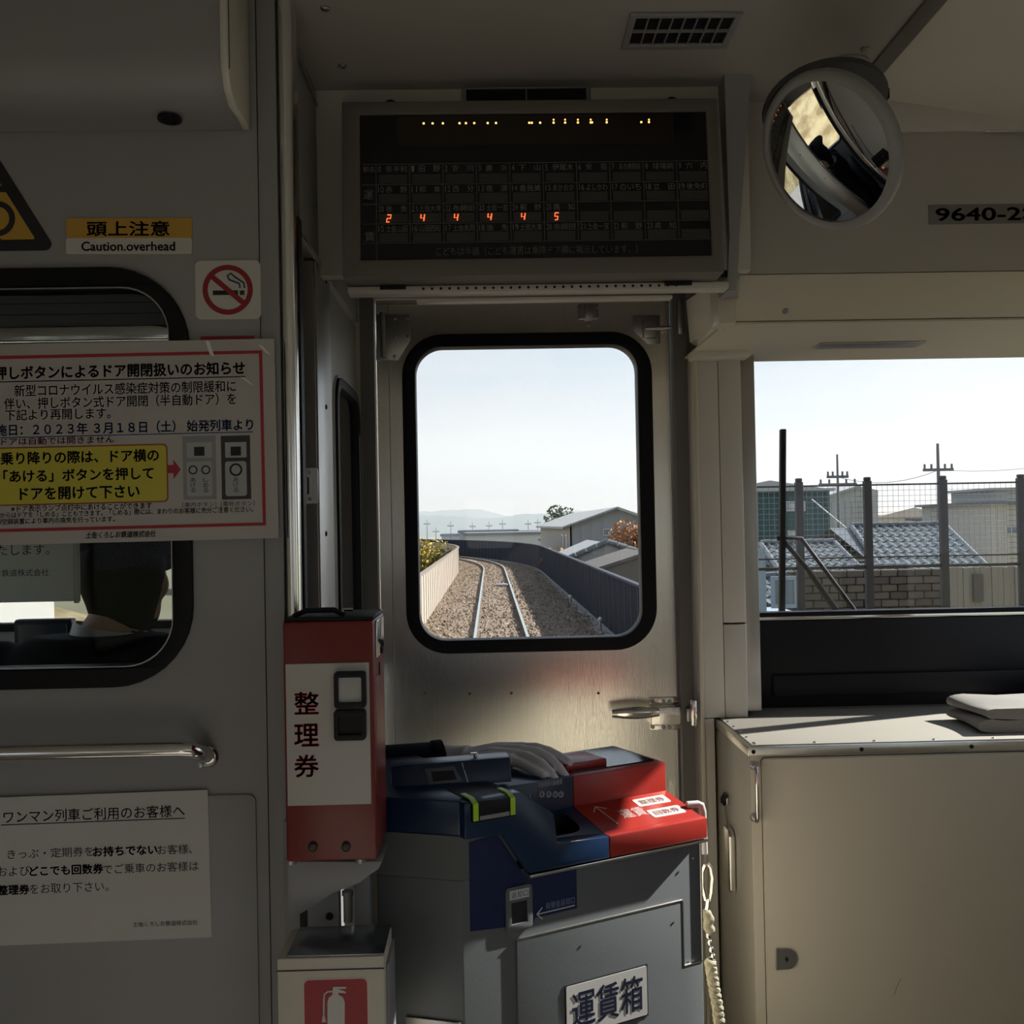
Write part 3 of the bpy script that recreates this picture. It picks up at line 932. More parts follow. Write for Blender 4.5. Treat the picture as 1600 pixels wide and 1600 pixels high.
# stub post that carries the dispenser, with lock bolt
sp_ = empty('dispenser_post', at(510, 1600, 1.6), 'grey lower post under the ticket dispenser with bright bolt', 'post')
p0, p1 = at(445, 1500, 1.58), at(578, 1500, 1.58)
MB().box(p0.x - .0, at(530, 1500, 1.58).x, 1.585, 1.61, 0.0, tz0 + .02).build('plate', PAINT_GREY, sp_, bevel=.002)
MB().box(at(556, 1500, 1.58).x, at(580, 1500, 1.58).x, 1.575, 1.61, 0.0, tz0 - .01).build('upright', PAINT_GREY, sp_, bevel=.003)
q = at(515, 1432, 1.584)
screw((q.x, 1.585, q.z), (0, -1, 0), .006, BLACK, sp_)
u = pb(469, 1420, 480, 1452, 1.584)
MB().box(u[0], u[1], 1.583, 1.586, u[2], u[3]).build('keyhole', INK, sp_)
q0, q1 = at(544, 1440, 1.60), at(544, 1396, 1.60)
MB().cyl((q0.x, 1.60, q0.z), (q0.x, 1.60, q1.z), .007, 14).build('bolt', WHITE, sp_)
MB().cyl((q0.x, 1.60, q1.z - .002), (q0.x, 1.60, q1.z + .004), .009, 14).build('bolt_head', WHITE, sp_)

# ================================================================== fire extinguisher box
YE = 1.40
fe = empty('extinguisher_box', (at(515, 1600, YE).x, YE, 0), 'cream fire extinguisher box with red pictogram plate', 'extinguisher box')
ex0, ex1 = at(433, 1540, YE).x, at(601, 1540, YE).x
ez = at(515, 1495, YE).z
eyb = 1.505
MB().box(ex0, ex1, YE, eyb, 0.03, ez - .001).build('body', CABINET, fe, bevel=.003)
MB().box(ex0 + .012, ex1 - .001, YE + .004, eyb, ez - .001, ez + .001).build('steel_top', mat('steel_sheet', (.40, .43, .47), .22, 1.0, var=.05), fe, bevel=.0005)
MB().box(ex1, ex1 + .004, YE + .02, eyb, .03, ez - .02).build('side_flange', PAINT_GREY, fe, bevel=.001)
MB().box(ex0, ex1, YE - .001, YE, ez - .018, ez - .0165).build('lid_seam', INK, fe)
u = pb(477, 1531, 574, 1660, YE)
sgn = MB().plate(rrect(u[0] - .0015, u[1] + .0015, u[2] - .0015, u[3] + .0015, .008, 4), [], FY(YE), -.001, 0).build('sign_edge', PINK_PRINT, fe)
MB().plate(rrect(*u, .007, 4), [], FY(YE), -.0016, 0).build('sign_plate', FIRE_RED, sgn)
pm = MB()
def ep_(x, y):
    q = at(x, y, YE); return (q.x, q.z)
body_px = [(512, 1640), (512, 1565), (514, 1558), (520, 1553), (520, 1547), (521, 1541), (541, 1541), (541, 1544), (527, 1544), (540, 1548), (541, 1551), (529, 1550), (529, 1553), (536, 1557), (539, 1565), (539, 1640)]
pm.plate([ep_(x, y) for x, y in reversed(body_px)], [], FY(YE), -.0022, -.0016)
hose = [(520, 1549), (512, 1549), (507, 1553), (506, 1562), (506, 1584)]
pm.tube([at(x, y, YE - .0019) for x, y in hose], .0013, 6)
pm.plate([ep_(x, y) for x, y in reversed([(505, 1584), (507, 1584), (510, 1596), (503, 1596)])], [], FY(YE), -.0022, -.0016)
pm.build('pictogram', WHITE, sgn)

# ================================================================== fare box
TH = math.radians(27)
C0 = at(719, 1310, 1.56)
FA = Vector((math.cos(TH), math.sin(TH), 0))
FB = Vector((-math.sin(TH), math.cos(TH), 0))
FN = Vector((math.sin(TH), -math.cos(TH), 0))
Cxy = Vector((C0.x, C0.y, 0))


def ff_(s, v, w):
    """front face frame: s along the face, v height, w depth (negative = towards the passenger)"""
    q = Cxy + FA * s - FN * w
    return (q.x, q.y, v)


def fs(px, py, w=0.0):
    d = ray(px, py)
    o = Cxy - FN * w
    t = (o - CAM).dot(FN) / d.dot(FN)
    q = CAM + d * t
    return ((q - o).dot(FA), q.z)


def fpb(x0, y0, x1, y1, w=0.0):
    s0, z0 = fs(x0, (y0 + y1) / 2, w)
    s1, z1 = fs(x1, (y0 + y1) / 2, w)
    _, zt_ = fs((x0 + x1) / 2, y0, w)
    _, zb_ = fs((x0 + x1) / 2, y1, w)
    return (s0, s1, zb_, zt_)


fbx = empty('fare_box', (Cxy.x + .15, Cxy.y + .2, 0), 'grey bus-style fare box with blue and red coin tray top', 'fare box')
LEN = fs(1097, 1450)[0]
A_ = at(588, 1300, 1.60)
pa = Vector((A_.x, A_.y)); pC = Vector((Cxy.x, Cxy.y)); pR = Vector(((Cxy + FA * LEN).x, (Cxy + FA * LEN).y))
pR2 = pR + Vector((FB.x, FB.y)) * .26
pB = Vector((A_.x - .02, 1.98))
plan = [tuple(pa), tuple(pC), tuple(pR), tuple(pR2), tuple(pB)]
ZG = fs(820, 1362)[1]                    # lower edge of the front lip
ZT0, ZT1 = fs(864, 1313)[1], 0
z_hump = .932
T_TR = .094
z_tr0 = fs(1000, 1292)[1]                # tray front height
z_tr1 = z_tr0 + .022
z_back = z_tr1 + .052
S_H = fs(805, 1225)[0]
S_V = fs(862, 1290)[0]
S_SPLIT = fs(945, 1338)[0]
print('farebox', LEN, S_H, S_V, S_SPLIT, ZG, z_tr0)
# grey cabinet below
MB().prism(plan, FZ(0), 0, z_tr0 - .03).build('cabinet', FB_GREY, fbx, bevel=.003)
# pale panels on the unseen back and right side, added to bounce sunlight
_pr, _p2, _pb = Vector((*pR, 0)), Vector((*pR2, 0)), Vector((*pB, 0))
_n1 = Vector((FA.x, FA.y, 0)) * .002
_n2 = Vector((_p2.y - _pb.y, -(_p2.x - _pb.x), 0)).normalized() * -.002
BOUNCEM = mat('cream_bounce', (.66, .60, .48), .4, var=.05)
for (a_, b_, n_) in ((_pr + FB * .004, _p2, _n1), (_p2, _pb, _n2)):
    q_ = [a_, b_, b_ + n_, a_ + n_]
    MB().prism([(v.x, v.y) for v in q_], FZ(0), .03, z_tr0 - .032).build('back_bounce_panel', BOUNCEM, fbx)
# blue block behind hump and back plate (top deck)
def inset(p, d):
    return p
_h = pC + Vector((FA.x, FA.y)) * S_H
_hb = _h + Vector((FB.x, FB.y)) * T_TR
deck_l = [tuple(pa), tuple(pC), tuple(_h), tuple(_hb), tuple(pB)]
deck_r = [tuple(_hb), tuple(pC + Vector((FA.x, FA.y)) * S_SPLIT + Vector((FB.x, FB.y)) * T_TR), tuple(pC + Vector((FA.x, FA.y)) * S_SPLIT + Vector((FB.x, FB.y)) * .26), tuple(pB)]
zl0 = at(650, 1303, 1.58).z
MB().prism(deck_l, FZ(0), z_tr0 - .03, zl0).build('upper_cabinet', FB_GREY, fbx)
MB().prism(deck_l, FZ(0), zl0, z_hump).build('blue_hump', FB_BLUE, fbx, bevel=.003)
MB().prism(deck_r, FZ(0), z_tr0 - .03, z_back).build('blue_deck', FB_BLUE, fbx, bevel=.003)
dv = (pC - pa).normalized()
def fl(u, v, w):
    q = pa + dv * u
    n = Vector((dv.y, -dv.x))
    return (q.x - n.x * w, q.y - n.y * w, v)
# red block at the back right
redp = [tuple(pC + Vector((FA.x, FA.y)) * S_SPLIT + Vector((FB.x, FB.y)) * T_TR), tuple(pR + Vector((FB.x, FB.y)) * T_TR), tuple(pR2), tuple(pC + Vector((FA.x, FA.y)) * S_SPLIT + Vector((FB.x, FB.y)) * .26)]
MB().prism(redp, FZ(0), z_tr0 - .03, z_back).build('red_block', FB_RED, fbx, bevel=.003)
# dark glass on top of the red block, with a raised red frame
def ft(s, t, w):
    q = Cxy + FA * s + FB * t
    return (q.x, q.y, z_back + w)
MB().plate(rect(S_SPLIT + .01, LEN - .012, T_TR + .02, .25), [], ft, .0, .002).build('top_window', mat('smoked_glass', (.02, .02, .025), .08, var=0), fbx)
MB().plate(rect(S_SPLIT + .004, S_SPLIT + .09, T_TR + .03, .2), [], ft, .0, .014).build('slot_cover', FB_RED, fbx, bevel=.003)
# front lip panel: one outline, split in blue and red
up = [(718, 1250), (805, 1226), (858, 1269), (864, 1313)]
lo = [(820, 1361), (779, 1300), (718, 1309)]
blue = [(fs(x, y)) for x, y in up]
blue[0] = (0.0, z_hump)
blue[1] = (S_H, z_hump + .004)
blue += [(S_SPLIT - .0005, z_tr0), (S_SPLIT - .0005, ZG)]
blue += [fs(x, y) for x, y in lo]
blue[-1] = (0.0, fs(718, 1309)[1])
MB().prism(list(reversed(blue)), ff_, -.016, .012).build('front_lip_blue', FB_BLUE, fbx, bevel=.003)
redf = [(S_SPLIT, ZG), (LEN + .004, ZG), (LEN + .004, z_tr0), (S_SPLIT, z_tr0)]
MB().prism(redf, ff_, -.016, .012).build('front_lip_red', FB_RED, fbx, bevel=.003)
MB().box(S_V - .05, LEN + .004, -.017, .0, ZG - .006, ZG - .001, fn=lambda s, w, v: ff_(s, v, w)).build('lip_trim', CHROME, fbx, bevel=.001)
# tray: blue part with coin opening, red part
tl = math.hypot(T_TR, z_tr1 - z_tr0)
def ftr(s, t, w):
    k_ = t / T_TR
    q = Cxy + FA * s + FB * t
    return (q.x, q.y, z_tr0 + (z_tr1 - z_tr0) * k_ + w)
c_s = (S_V + S_SPLIT) / 2 - .012
hole = [(c_s + .036 * math.copysign(abs(math.cos(a)) ** .6, math.cos(a)), .052 + .034 * math.copysign(abs(math.sin(a)) ** .6, math.sin(a))) for a in [2 * math.pi * i / 28 for i in range(28)]]
MB().plate(rect(S_V + .001, S_SPLIT, -.004, T_TR), [list(reversed(hole))], ftr, -.004, .0).build('coin_tray', FB_BLUE, fbx)
cup = MB()
rings = [[ftr(p[0], p[1], -.001) for p in hole], [ftr(c_s + (p[0] - c_s) * .9, .052 + (p[1] - .052) * .9, -.03) for p in hole], [ftr(c_s + (p[0] - c_s) * .4, .052 + (p[1] - .052) * .4, -.034) for p in hole]]
cup.loft(rings, caps=False)
cup.f.append(list(range(len(cup.v) - 28, len(cup.v))))
cup.build('coin_cup', BLACK, fbx)
rt = MB().plate(rect(S_SPLIT, LEN, -.004, T_TR), [], ftr, -.012, .0005).build('red_tray', FB_RED, fbx)
# side wall between hump and tray
# printing on the red tray
def tray_pt(px, py):
    d = ray(px, py)
    best = None
    # plane of the tray
    p0 = Vector(ftr(0, 0, 0)); p1 = Vector(ftr(1, 0, 0)) - p0; p2 = Vector(ftr(0, T_TR, 0)) - p0
    n = p1.cross(p2)
    t = (p0 - CAM).dot(n) / d.dot(n)
    q = CAM + d * t - p0
    return (q.dot(FA), q.dot(FB))
aw0, aw1 = tray_pt(966, 1288), tray_pt(930, 1261)
def seg(mb, a, b, wd, fn, w0, w1):
    a, b = Vector(a), Vector(b)
    n = (b - a).normalized(); n = Vector((-n.y, n.x)) * wd / 2
    mb.prism([tuple(a + n), tuple(a - n), tuple(b - n), tuple(b + n)], fn, w0, w1)
mb = MB()
seg(mb, aw0, aw1, .0018, ftr, .0004, .001)
seg(mb, aw1, tray_pt(948, 1264), .0018, ftr, .0004, .001)
seg(mb, aw1, tray_pt(928, 1270), .0018, ftr, .0004, .001)
mb.build('arrow', PINK_PRINT, rt)
a0_, a1_ = tray_pt(975, 1288), tray_pt(1003, 1256)
lettering('lettering', '運賃', ftr, (S_SPLIT + .062, S_SPLIT + .112, .030, .058), .001, PINK_PRINT, rt, bold=.015)
for (s0, t0, txt) in ((LEN - .085, .056, '整理券'), (LEN - .083, .016, '回数券')):
    pl = MB().plate(rrect(s0, s0 + .068, t0, t0 + .026, .004, 3), [], ftr, .0004, .0012).build('print_label', PINK_PRINT, rt)
    lettering('lettering', txt, ftr, (s0 + .008, s0 + .060, t0 + .006, t0 + .020), .0016, mat('label_grey', (.36, .27, .26), .5, var=0), pl, bold=.02)
# coin icons and lettering on the blue back plate
def fbk(s, v, w):
    q = Cxy + FA * s + FB * (T_TR + w)
    return (q.x, q.y, v)
def bks(px, py):
    d = ray(px, py); o = Cxy + FB * T_TR
    t = (o - CAM).dot(FN) / d.dot(FN); q = CAM + d * t
    return ((q - o).dot(FA), q.z)
mb = MB()
for i, px in enumerate((846, 857, 867, 876)):
    s_, z_ = bks(px, 1241)
    mb.plate(circ(s_, z_, .0052, 16), [list(reversed(circ(s_, z_, .0036, 16)))], fbk, -.0016, -.0004)
    add_text(mb, ('10', '50', '百', '五')[i], fbk, (s_ - .0026, s_ + .0026, z_ - .002, z_ + .002), -.0016)
mb.build('coin_icons', PALE_PRINT, fbx)
s0, z0 = bks(840, 1231); s1, z1 = bks(878, 1222)
lettering('lettering', '両替使用可能硬貨', fbk, (s0, s1, z0, z0 + .009), -.0012, PALE_PRINT, fbx)
MB().box(bks(827, 1236)[0], bks(827, 1236)[0] + .0012, T_TR - .0012, T_TR, z_tr1 + .02, z_tr1 + .034, fn=lambda s, t, v: fbk(s, v, t - T_TR)).build('mark', PALE_PRINT, fbx)

# card slot: black recess with two lime guides on the hump edge
s0, s1 = fs(724, 1255)[0] + .004, S_H - .012
MB().box(s0, s1, -.024, .075, z_hump - .030, z_hump + .0015, fn=lambda s, t, v: ff_(s, v, t)).build('card_slot', BLACK, fbx, bevel=.004)
MB().box(s0 + .012, s1 - .012, -.0245, -.02, z_hump - .026, z_hump - .020, fn=lambda s, t, v: ff_(s, v, t)).build('slot_edge', STEEL_DARK, fbx)
for s_ in (s0 + .005, s1 - .006):
    MB().prism([(-.0255, z_hump - .026), (-.0225, z_hump - .026), (-.0225, z_hump - .001), (-.008, z_hump + .0035), (.02, z_hump + .0035), (.02, z_hump + .006), (-.010, z_hump + .006), (-.0255, z_hump + .000)],
               lambda t, v, w: ff_(s_ + w, v, t), -.004, .004).build('lime_guide', GREEN_MARK, fbx)
# operator console behind the hump
TC = math.radians(9)
KA = Vector((math.cos(TC), math.sin(TC), 0)); KB = Vector((-math.sin(TC), math.cos(TC), 0))
K0 = at(613, 1230, 1.655)
def fk(s, t, v):
    q = Vector((K0.x, K0.y, 0)) + KA * s + KB * t
    return (q.x, q.y, v)
kl = (at(799, 1215, 1.69) - K0).dot(KA)
kz0, kz1 = z_hump - .004, at(640, 1199, 1.66).z
con = MB().loft([[fk(0, 0, kz0), fk(kl, 0, kz0), fk(kl, .055, kz0), fk(0, .055, kz0)],
                 [fk(0, .012, kz1), fk(kl, .012, kz1 + .004), fk(kl, .050, kz1 + .005), fk(0, .050, kz1 + .002)]]).build('console', FB_BLUE, fbx, bevel=.002)
def fkf(s, v, w):
    k_ = (v - kz0) / (kz1 - kz0)
    return fk(s, .012 * k_ + w, v)
l0 = (at(665, 1212, 1.655) - K0).dot(KA); l1 = (at(724, 1212, 1.66) - K0).dot(KA)
lcd = MB().plate([(l0 + .006, kz0 + .004), (l1, kz0 + .006), (l1 - .012, kz1 - .004), (l0, kz1 - .006)], [], fkf, -.003, .002).build('lcd_bezel', mat('bezel_grey', (.10, .12, .15), .4, var=0), con, bevel=.001)
MB().plate([(l0 + .013, kz0 + .009), (l1 - .009, kz0 + .010), (l1 - .014, kz1 - .010), (l0 + .010, kz1 - .010)], [], fkf, -.0036, .0).build('lcd_screen', INK, lcd)
sgs = (at(729, 1210, 1.66) - K0).dot(KA)
MB().plate([(sgs + .004, kz0), (sgs + .006, kz0), (sgs - .003, kz1), (sgs - .005, kz1)], [], fkf, -.0008, .002).build('seam', PALE_PRINT, con)
MB().cyl(fk(kl * .72, .03, kz1), fk(kl * .72, .03, kz1 + .008), .004, 12).build('key', CHROME, con)
MB().box(kl * .72 - .009, kl * .72 + .002, .028, .032, kz1 + .008, kz1 + .011, fn=fk).build('key_bow', CHROME, con)

# front of the cabinet: print, slot, service door, name plate
bp = [(733, 1316), (776, 1303), (815, 1362), (900, 1358), (901, 1419), (835, 1434), (833, 1443), (735, 1455)]
prt = MB().plate([fs(x, y) for x, y in reversed(bp)], [], ff_, -.0012, 0).build('blue_print', FB_PRINT, fbx)
lettering('lettering', '両替金返却口', ff_, fpb(852, 1405, 897, 1416), -.0018, mat('dim_print', (.20, .26, .40), .5, var=0), prt)
mb = MB()
a_, b_ = fs(897, 1412), fs(838, 1423)
a_ = (a_[0], fs(897, 1414)[1])
seg(mb, a_, (b_[0], a_[1] - .001), .0016, ff_, -.002, -.0012)
seg(mb, (b_[0], a_[1] - .001), (b_[0] + .010, a_[1] + .008), .0016, ff_, -.002, -.0012)
seg(mb, (b_[0], a_[1] - .001), (b_[0] + .010, a_[1] - .010), .0016, ff_, -.002, -.0012)
mb.build('arrow', PALE_PRINT, prt)
u = fpb(789, 1383, 830, 1451)
slot = MB().plate(rrect(u[0], u[1], u[2], u[3], .006, 4), [list(reversed(rect(u[0] + .009, u[1] - .009, u[2] + .010, u[3] - .024)))], ff_, -.005, 0).build('return_slot', FB_GREY, fbx, bevel=.0012)
MB().plate(rect(u[0] + .009, u[1] - .009, u[2] + .010, u[3] - .024), [], ff_, -.0015, 0).build('slot_hole', INK, slot)
MB().plate(rect(u[0] + .006, u[1] - .006, u[3] - .019, u[3] - .005), [], ff_, -.0056, -.004).build('slot_label', PALE_PRINT, slot)
lettering('lettering', '返却口', ff_, (u[0] + .008, u[1] - .008, u[3] - .017, u[3] - .007), -.006, INK, slot)
dz = fs(806, 1468)[1]
dl = fs(806, 1500)[0]; dr = fs(1064, 1420)[0]; dr2 = LEN - .004
dz2 = fs(1068, 1509)[1]
door = [(dl, .06), (dr2, .06), (dr2, dz2), (dr, dz2), (dr, dz), (dl, dz)]
sd = MB().prism(door, ff_, -.004, .0).build('service_door', FB_GREY, fbx, bevel=.0015)
mb = MB()
for (a, b) in (((dl, dz + .001), (dr + .001, dz + .001)), ((dr + .001, dz + .001), (dr + .001, dz2 + .001)), ((dr + .001, dz2 + .001), (dr2, dz2 + .001))):
    seg(mb, a, b, .0022, ff_, -.0046, -.0005)
mb.build('edge_bead', STEEL, sd)
u = fpb(880, 1521, 1010, 1604)
np_ = MB().plate(rect(u[0], u[1], u[2], u[3]), [], ff_, -.0052, -.004).build('name_plate_edge', INK, fbx)
MB().plate(rrect(u[0] + .0025, u[1] - .0025, u[2] + .0025, u[3] - .0025, .003, 2), [], ff_, -.0062, -.004).build('name_plate', WHITE, np_)
lettering('lettering', '運賃箱', ff_, (u[0] + .012, u[1] - .012, u[2] + .014, u[3] - .014), -.0068, NAVY_INK, np_, bold=.012)
for (x, y) in ((1072, 1502), (1080, 1340), (905, 1477), (1050, 1440)):
    s_, z_ = fs(x, y)
    MB().lathe([(.002, 0), (.002, .0008), (0, .001)], ff_(s_, z_, -.004), FN, 8).build('rivet', STEEL_DARK, fbx)
# right-hand edge: bright corner bead, tube guard, mounting foot at left
MB().cyl(ff_(LEN - .001, .05, -.001), ff_(LEN - .001, ZG - .01, -.001), .0025, 8).build('corner_bead', STEEL, fbx)
tp = [fs(1075, 1262), fs(1098, 1262)]
q0 = Vector(ff_(LEN - .004, z_tr0 + .012, .03)); q1 = Vector(ff_(LEN + .021, z_tr0 + .010, .022))
MB().tube([q0, q1 + Vector((-.006, 0, .002)), q1, q1 + Vector((.003, 0, -.012)), q1 + Vector((.004, 0, -.085))], .0062, 12).build('guard_tube', WHITE, fbx)
bq = pa + dv * .06
ft_ = MB()
ft_.box(.045, (pC - pa).length - .003, -.05, -.002, .565, .569, fn=lambda u_, w, v: fl(u_, v, w))
ft_.box(.045, (pC - pa).length - .003, -.006, -.002, .52, .60, fn=lambda u_, w, v: fl(u_, v, w))
ft_.build('mounting_bracket', STEEL_DARK, fbx, bevel=.001)

# rope with carabiner hanging at the right-hand edge of the fare box
rp = empty('safety_rope', at(1115, 1480, 1.82), 'braided cream rope hanging from a steel carabiner beside the fare box', 'rope')
YR = 1.83
cpts = [(1102, 1352), (1098, 1362), (1098, 1385), (1103, 1406), (1109, 1408), (1112, 1395), (1114, 1372), (1111, 1356), (1106, 1350)]
MB().tube([at(x, y, YR) for x, y in cpts], .0035, 8, closed=True).build('carabiner', STEEL, rp)
MB().tube([at(1107, 1404, YR), at(1106, 1416, YR), at(1104, 1425, YR)], .004, 8).build('swivel', CHROME, rp)
kn = MB()
for i, (x, y) in enumerate(((1104, 1428), (1108, 1436), (1105, 1446), (1109, 1452))):
    kn.ell(at(x, y, YR), .010, .010, .009, 12, 8)
finish(kn, 'knot', mat('rope_fibre', (.33, .305, .22), .8, bump=.6, bscale=300), rp, .0025, 2)
chain = MB()
for i in range(5):
    q = at(1107 + i * 2.4, 1462 + i * 11, YR)
    chain.ell(q, .0045, .0045, .006, 10, 8)
chain.build('bead_cord', CHROME, rp)
ctr_ = [(1109, 1500), (1112, 1520), (1116, 1545), (1121, 1572), (1124, 1600), (1124, 1640), (1120, 1690)]
cp = [Vector(at(x, y, YR)) for x, y in ctr_]
# two twisted strands
dense = []
for i in range(len(cp) - 1):
    for j in range(10):
        dense.append(cp[i].lerp(cp[i + 1], j / 10))
for ph in (0, math.pi):
    pts = [p + Vector((math.cos(i * .9 + ph), math.sin(i * .9 + ph), 0)) * .0052 for i, p in enumerate(dense)]
    MB().tube(pts, .0062, 8).build('rope_strand', MATS['rope_fibre'], rp)

# ================================================================== front door
dr_ = empty('door_1', (DX0, YD, 0), 'brushed steel front gangway door with rounded window', 'door', kind='structure')
gw_ = (at(632, 780, YD).x, at(1022, 780, YD).x, at(830, 1018, YD).z, at(830, 521, YD).z)
hole = rrect(gw_[0] + .014, gw_[1] - .014, gw_[2] + .014, gw_[3] - .014, .085, 8)
MB().plate(rect(DX0 + .004, DX1 - .004, .01, DZ1 - .006), [list(reversed(hole))], FY(YD), 0, .035).build('leaf', STEEL, dr_)
MB().plate(rrect(*gw_, .105, 10), [list(reversed(rrect(gw_[0] + .033, gw_[1] - .037, gw_[2] + .033, gw_[3] - .032, .068, 10)))], FY(YD), -.010, .045).build('window_gasket', RUBBER, dr_, bevel=.005)
MB().plate(rrect(gw_[0] - .004, gw_[1] + .004, gw_[2] - .004, gw_[3] + .004, .108, 10), [list(reversed(rrect(gw_[0], gw_[1], gw_[2], gw_[3], .105, 10)))], FY(YD), -.002, .001).build('window_rim', STEEL, dr_)
MB().plate(rrect(gw_[0] + .025, gw_[1] - .028, gw_[2] + .025, gw_[3] - .025, .075, 10), [], FY(YD), .02, .026).build('window_pane', GLASS, dr_)
# folded seams along both sides and at the top
for px in (611, 1050):
    x = at(px, 800, YD).x
    MB().box(x, x + .0025, YD - .002, YD, .01, DZ1 - .02).build('folded_seam', STEEL_DARK, dr_)
zz = at(820, 474, YD).z
MB().box(DX0 + .02, DX1 - .02, YD - .002, YD, zz, zz + .0025).build('folded_seam', STEEL_DARK, dr_)
# hinge plate upper left
hg = empty('hinge_tmp', (0, 0, 0))
bpy.data.objects.remove(hg)
def dp(x, y):
    q = at(x, y, YD); return (q.x, q.z)
hp = MB().plate([dp(588, 563), dp(622, 563), dp(641, 531), (dp(640, 492)), dp(588, 492)], [], FY(YD), -.005, 0).build('hinge_plate', STEEL_DARK, dr_, bevel=.001)
MB().cyl((dp(590, 0)[0], YD - .010, at(590, 560, YD).z), (dp(590, 0)[0], YD - .010, at(590, 490, YD).z), .007, 14).build('hinge_barrel', STEEL_DARK, hp)
for (x, y) in ((617, 498), (637, 497), (617, 527), (638, 526), (617, 558)):
    p = at(x, y, YD); screw((p.x, YD - .005, p.z), (0, -1, 0), .005, STEEL_DARK, hp)
# small catch at the top
u = pb(903, 475, 935, 499, YD)
ct = MB().plate(rrect(*u, .004, 3), [], FY(YD), -.004, 0).build('catch_plate', STEEL_DARK, dr_, bevel=.001)
u = pb(913, 476, 925, 500, YD); MB().box(u[0], u[1], YD - .016, YD - .004, u[2], u[3]).build('catch_block', STEEL_DARK, ct, bevel=.002)
for (x, y) in ((905, 482), (933, 481), (905, 497), (933, 495), (919, 508)):
    p = at(x, y, YD); screw((p.x, YD - .004, p.z), (0, -1, 0), .0045, STEEL_DARK, ct)
# stay latch upper right
lp = MB().plate([dp(990, 493), dp(990, 517), dp(1012, 538), dp(1031, 537), dp(1031, 493)][::1], [], FY(YD), -.005, 0).build('latch_plate', STEEL_DARK, dr_, bevel=.001)
a, b = at(1008, 513, YD - .02), at(1056, 512, YD - .02)
MB().cyl(a, b, .0055, 14).build('latch_rod', CHROME, lp)
u = pb(1003, 500, 1024, 530, YD); MB().box(u[0], u[1], YD - .022, YD - .004, u[2], u[3]).build('latch_block', STEEL_DARK, lp, bevel=.003)
u = pb(1058, 468, 1068, 523, 2.56); MB().box(u[0], u[1], 2.552, 2.56, u[2], u[3]).build('strike', STEEL_DARK, lp, bevel=.002)
# lever handle and lock case
hd_ = at(1035, 1114, YD)
u = pb(1014, 1101, 1070, 1129, YD)
lc = MB().box(u[0], u[1], YD - .034, YD, u[2], u[3]).build('lock_case', STEEL, dr_, bevel=.003)
for (y0, y1) in ((1089, 1100), (1130, 1140)):
    u = pb(1015, y0, 1064, y1, YD)
    MB().box(u[0], u[1], YD - .008, YD, u[2], u[3]).build('lock_flange', STEEL, lc, bevel=.002)
    for px in (1019, 1036, 1045):
        q = at(px, (y0 + y1) / 2, YD); screw((q.x, YD - .008, q.z), (0, -1, 0), .005, STEEL_DARK, lc)
h0, h1 = at(956, 1115, YD - .06), at(1030, 1113, YD - .06)
hnd = MB()
rings = []
for i in range(13):
    k_ = i / 12
    c = h0.lerp(h1, k_)
    ry = .011 * math.sin(math.pi * (.12 + .76 * k_)) ** .6
    rz = (.007 + .0085 * math.sin(math.pi * min(1, k_ * .8 + .1)))
    rings.append([(c.x, c.y + ry * math.cos(a), c.z + rz * math.sin(a)) for a in [2 * math.pi * j / 16 for j in range(16)]])
hnd.loft(rings)
hnd.build('lever_handle', CHROME, lc)
MB().cyl((h1.x - .012, YD - .055, h1.z), (h1.x - .012, YD - .03, h1.z), .009, 14).build('lever_spindle', STEEL, lc)
u = pb(1070, 1104, 1078, 1124, YD - .03); MB().box(u[0], u[1], YD - .06, YD - .02, u[2], u[3]).build('bolt', STEEL_DARK, lc, bevel=.001)
u = pb(1079, 1092, 1087, 1132, 2.49)
kp = MB().box(u[0], u[1], 2.47, 2.50, u[2], u[3]).build('keeper', CHROME, lc, bevel=.002)
for (x, y) in ((664, 1083), (734, 1084), (799, 1083), (935, 1083)):
    p = at(x, y, YD); screw((p.x, YD, p.z), (0, -1, 0), .0035, mat('rusty', (.25, .10, .05), .8), dr_, 'rivet')

# ================================================================== counter and cabinet below the windscreen
CZ = at(1300, 1112, 2.55).z
CX0 = .542
CY0 = (CZ - CAM.z) / (ray(1300, 1163).z / ray(1300, 1163).y)
print('counter', CZ, CY0)
cb = empty('counter_cabinet', (.95, 2.36, 0), 'beige equipment cabinet with steel-edged counter below the windscreen', 'cabinet')
MB().box(CX0 + .006, XR - .005, CY0 + .006, YF - .02, 0.02, CZ - .022).build('body', CABINET, cb, bevel=.003)
MB().box(CX0, XR - .005, CY0, YF - .02, CZ - .022, CZ - .002).build('counter_edge', STEEL, cb, bevel=.0015)
MB().box(CX0 + .012, XR - .005, CY0 + .012, YF - .03, CZ - .003, CZ).build('counter_top', mat('counter_laminate', (.36, .335, .29), .55, var=.04), cb, bevel=.001)
for px in (1177, 1346, 1518):
    q = at(px, 1162 + 5.5, CY0); screw((q.x, CY0, CZ - .012), (0, -1, 0), .0045, BLACK, cb)
for k_ in range(6):
    screw((CX0 + .02 + k_ * .13, CY0 + .02, CZ), (0, 0, 1), .004, CHROME, cb)
    screw((CX0 + .02, CY0 + .03 + k_ * .06, CZ), (0, 0, 1), .004, CHROME, cb)
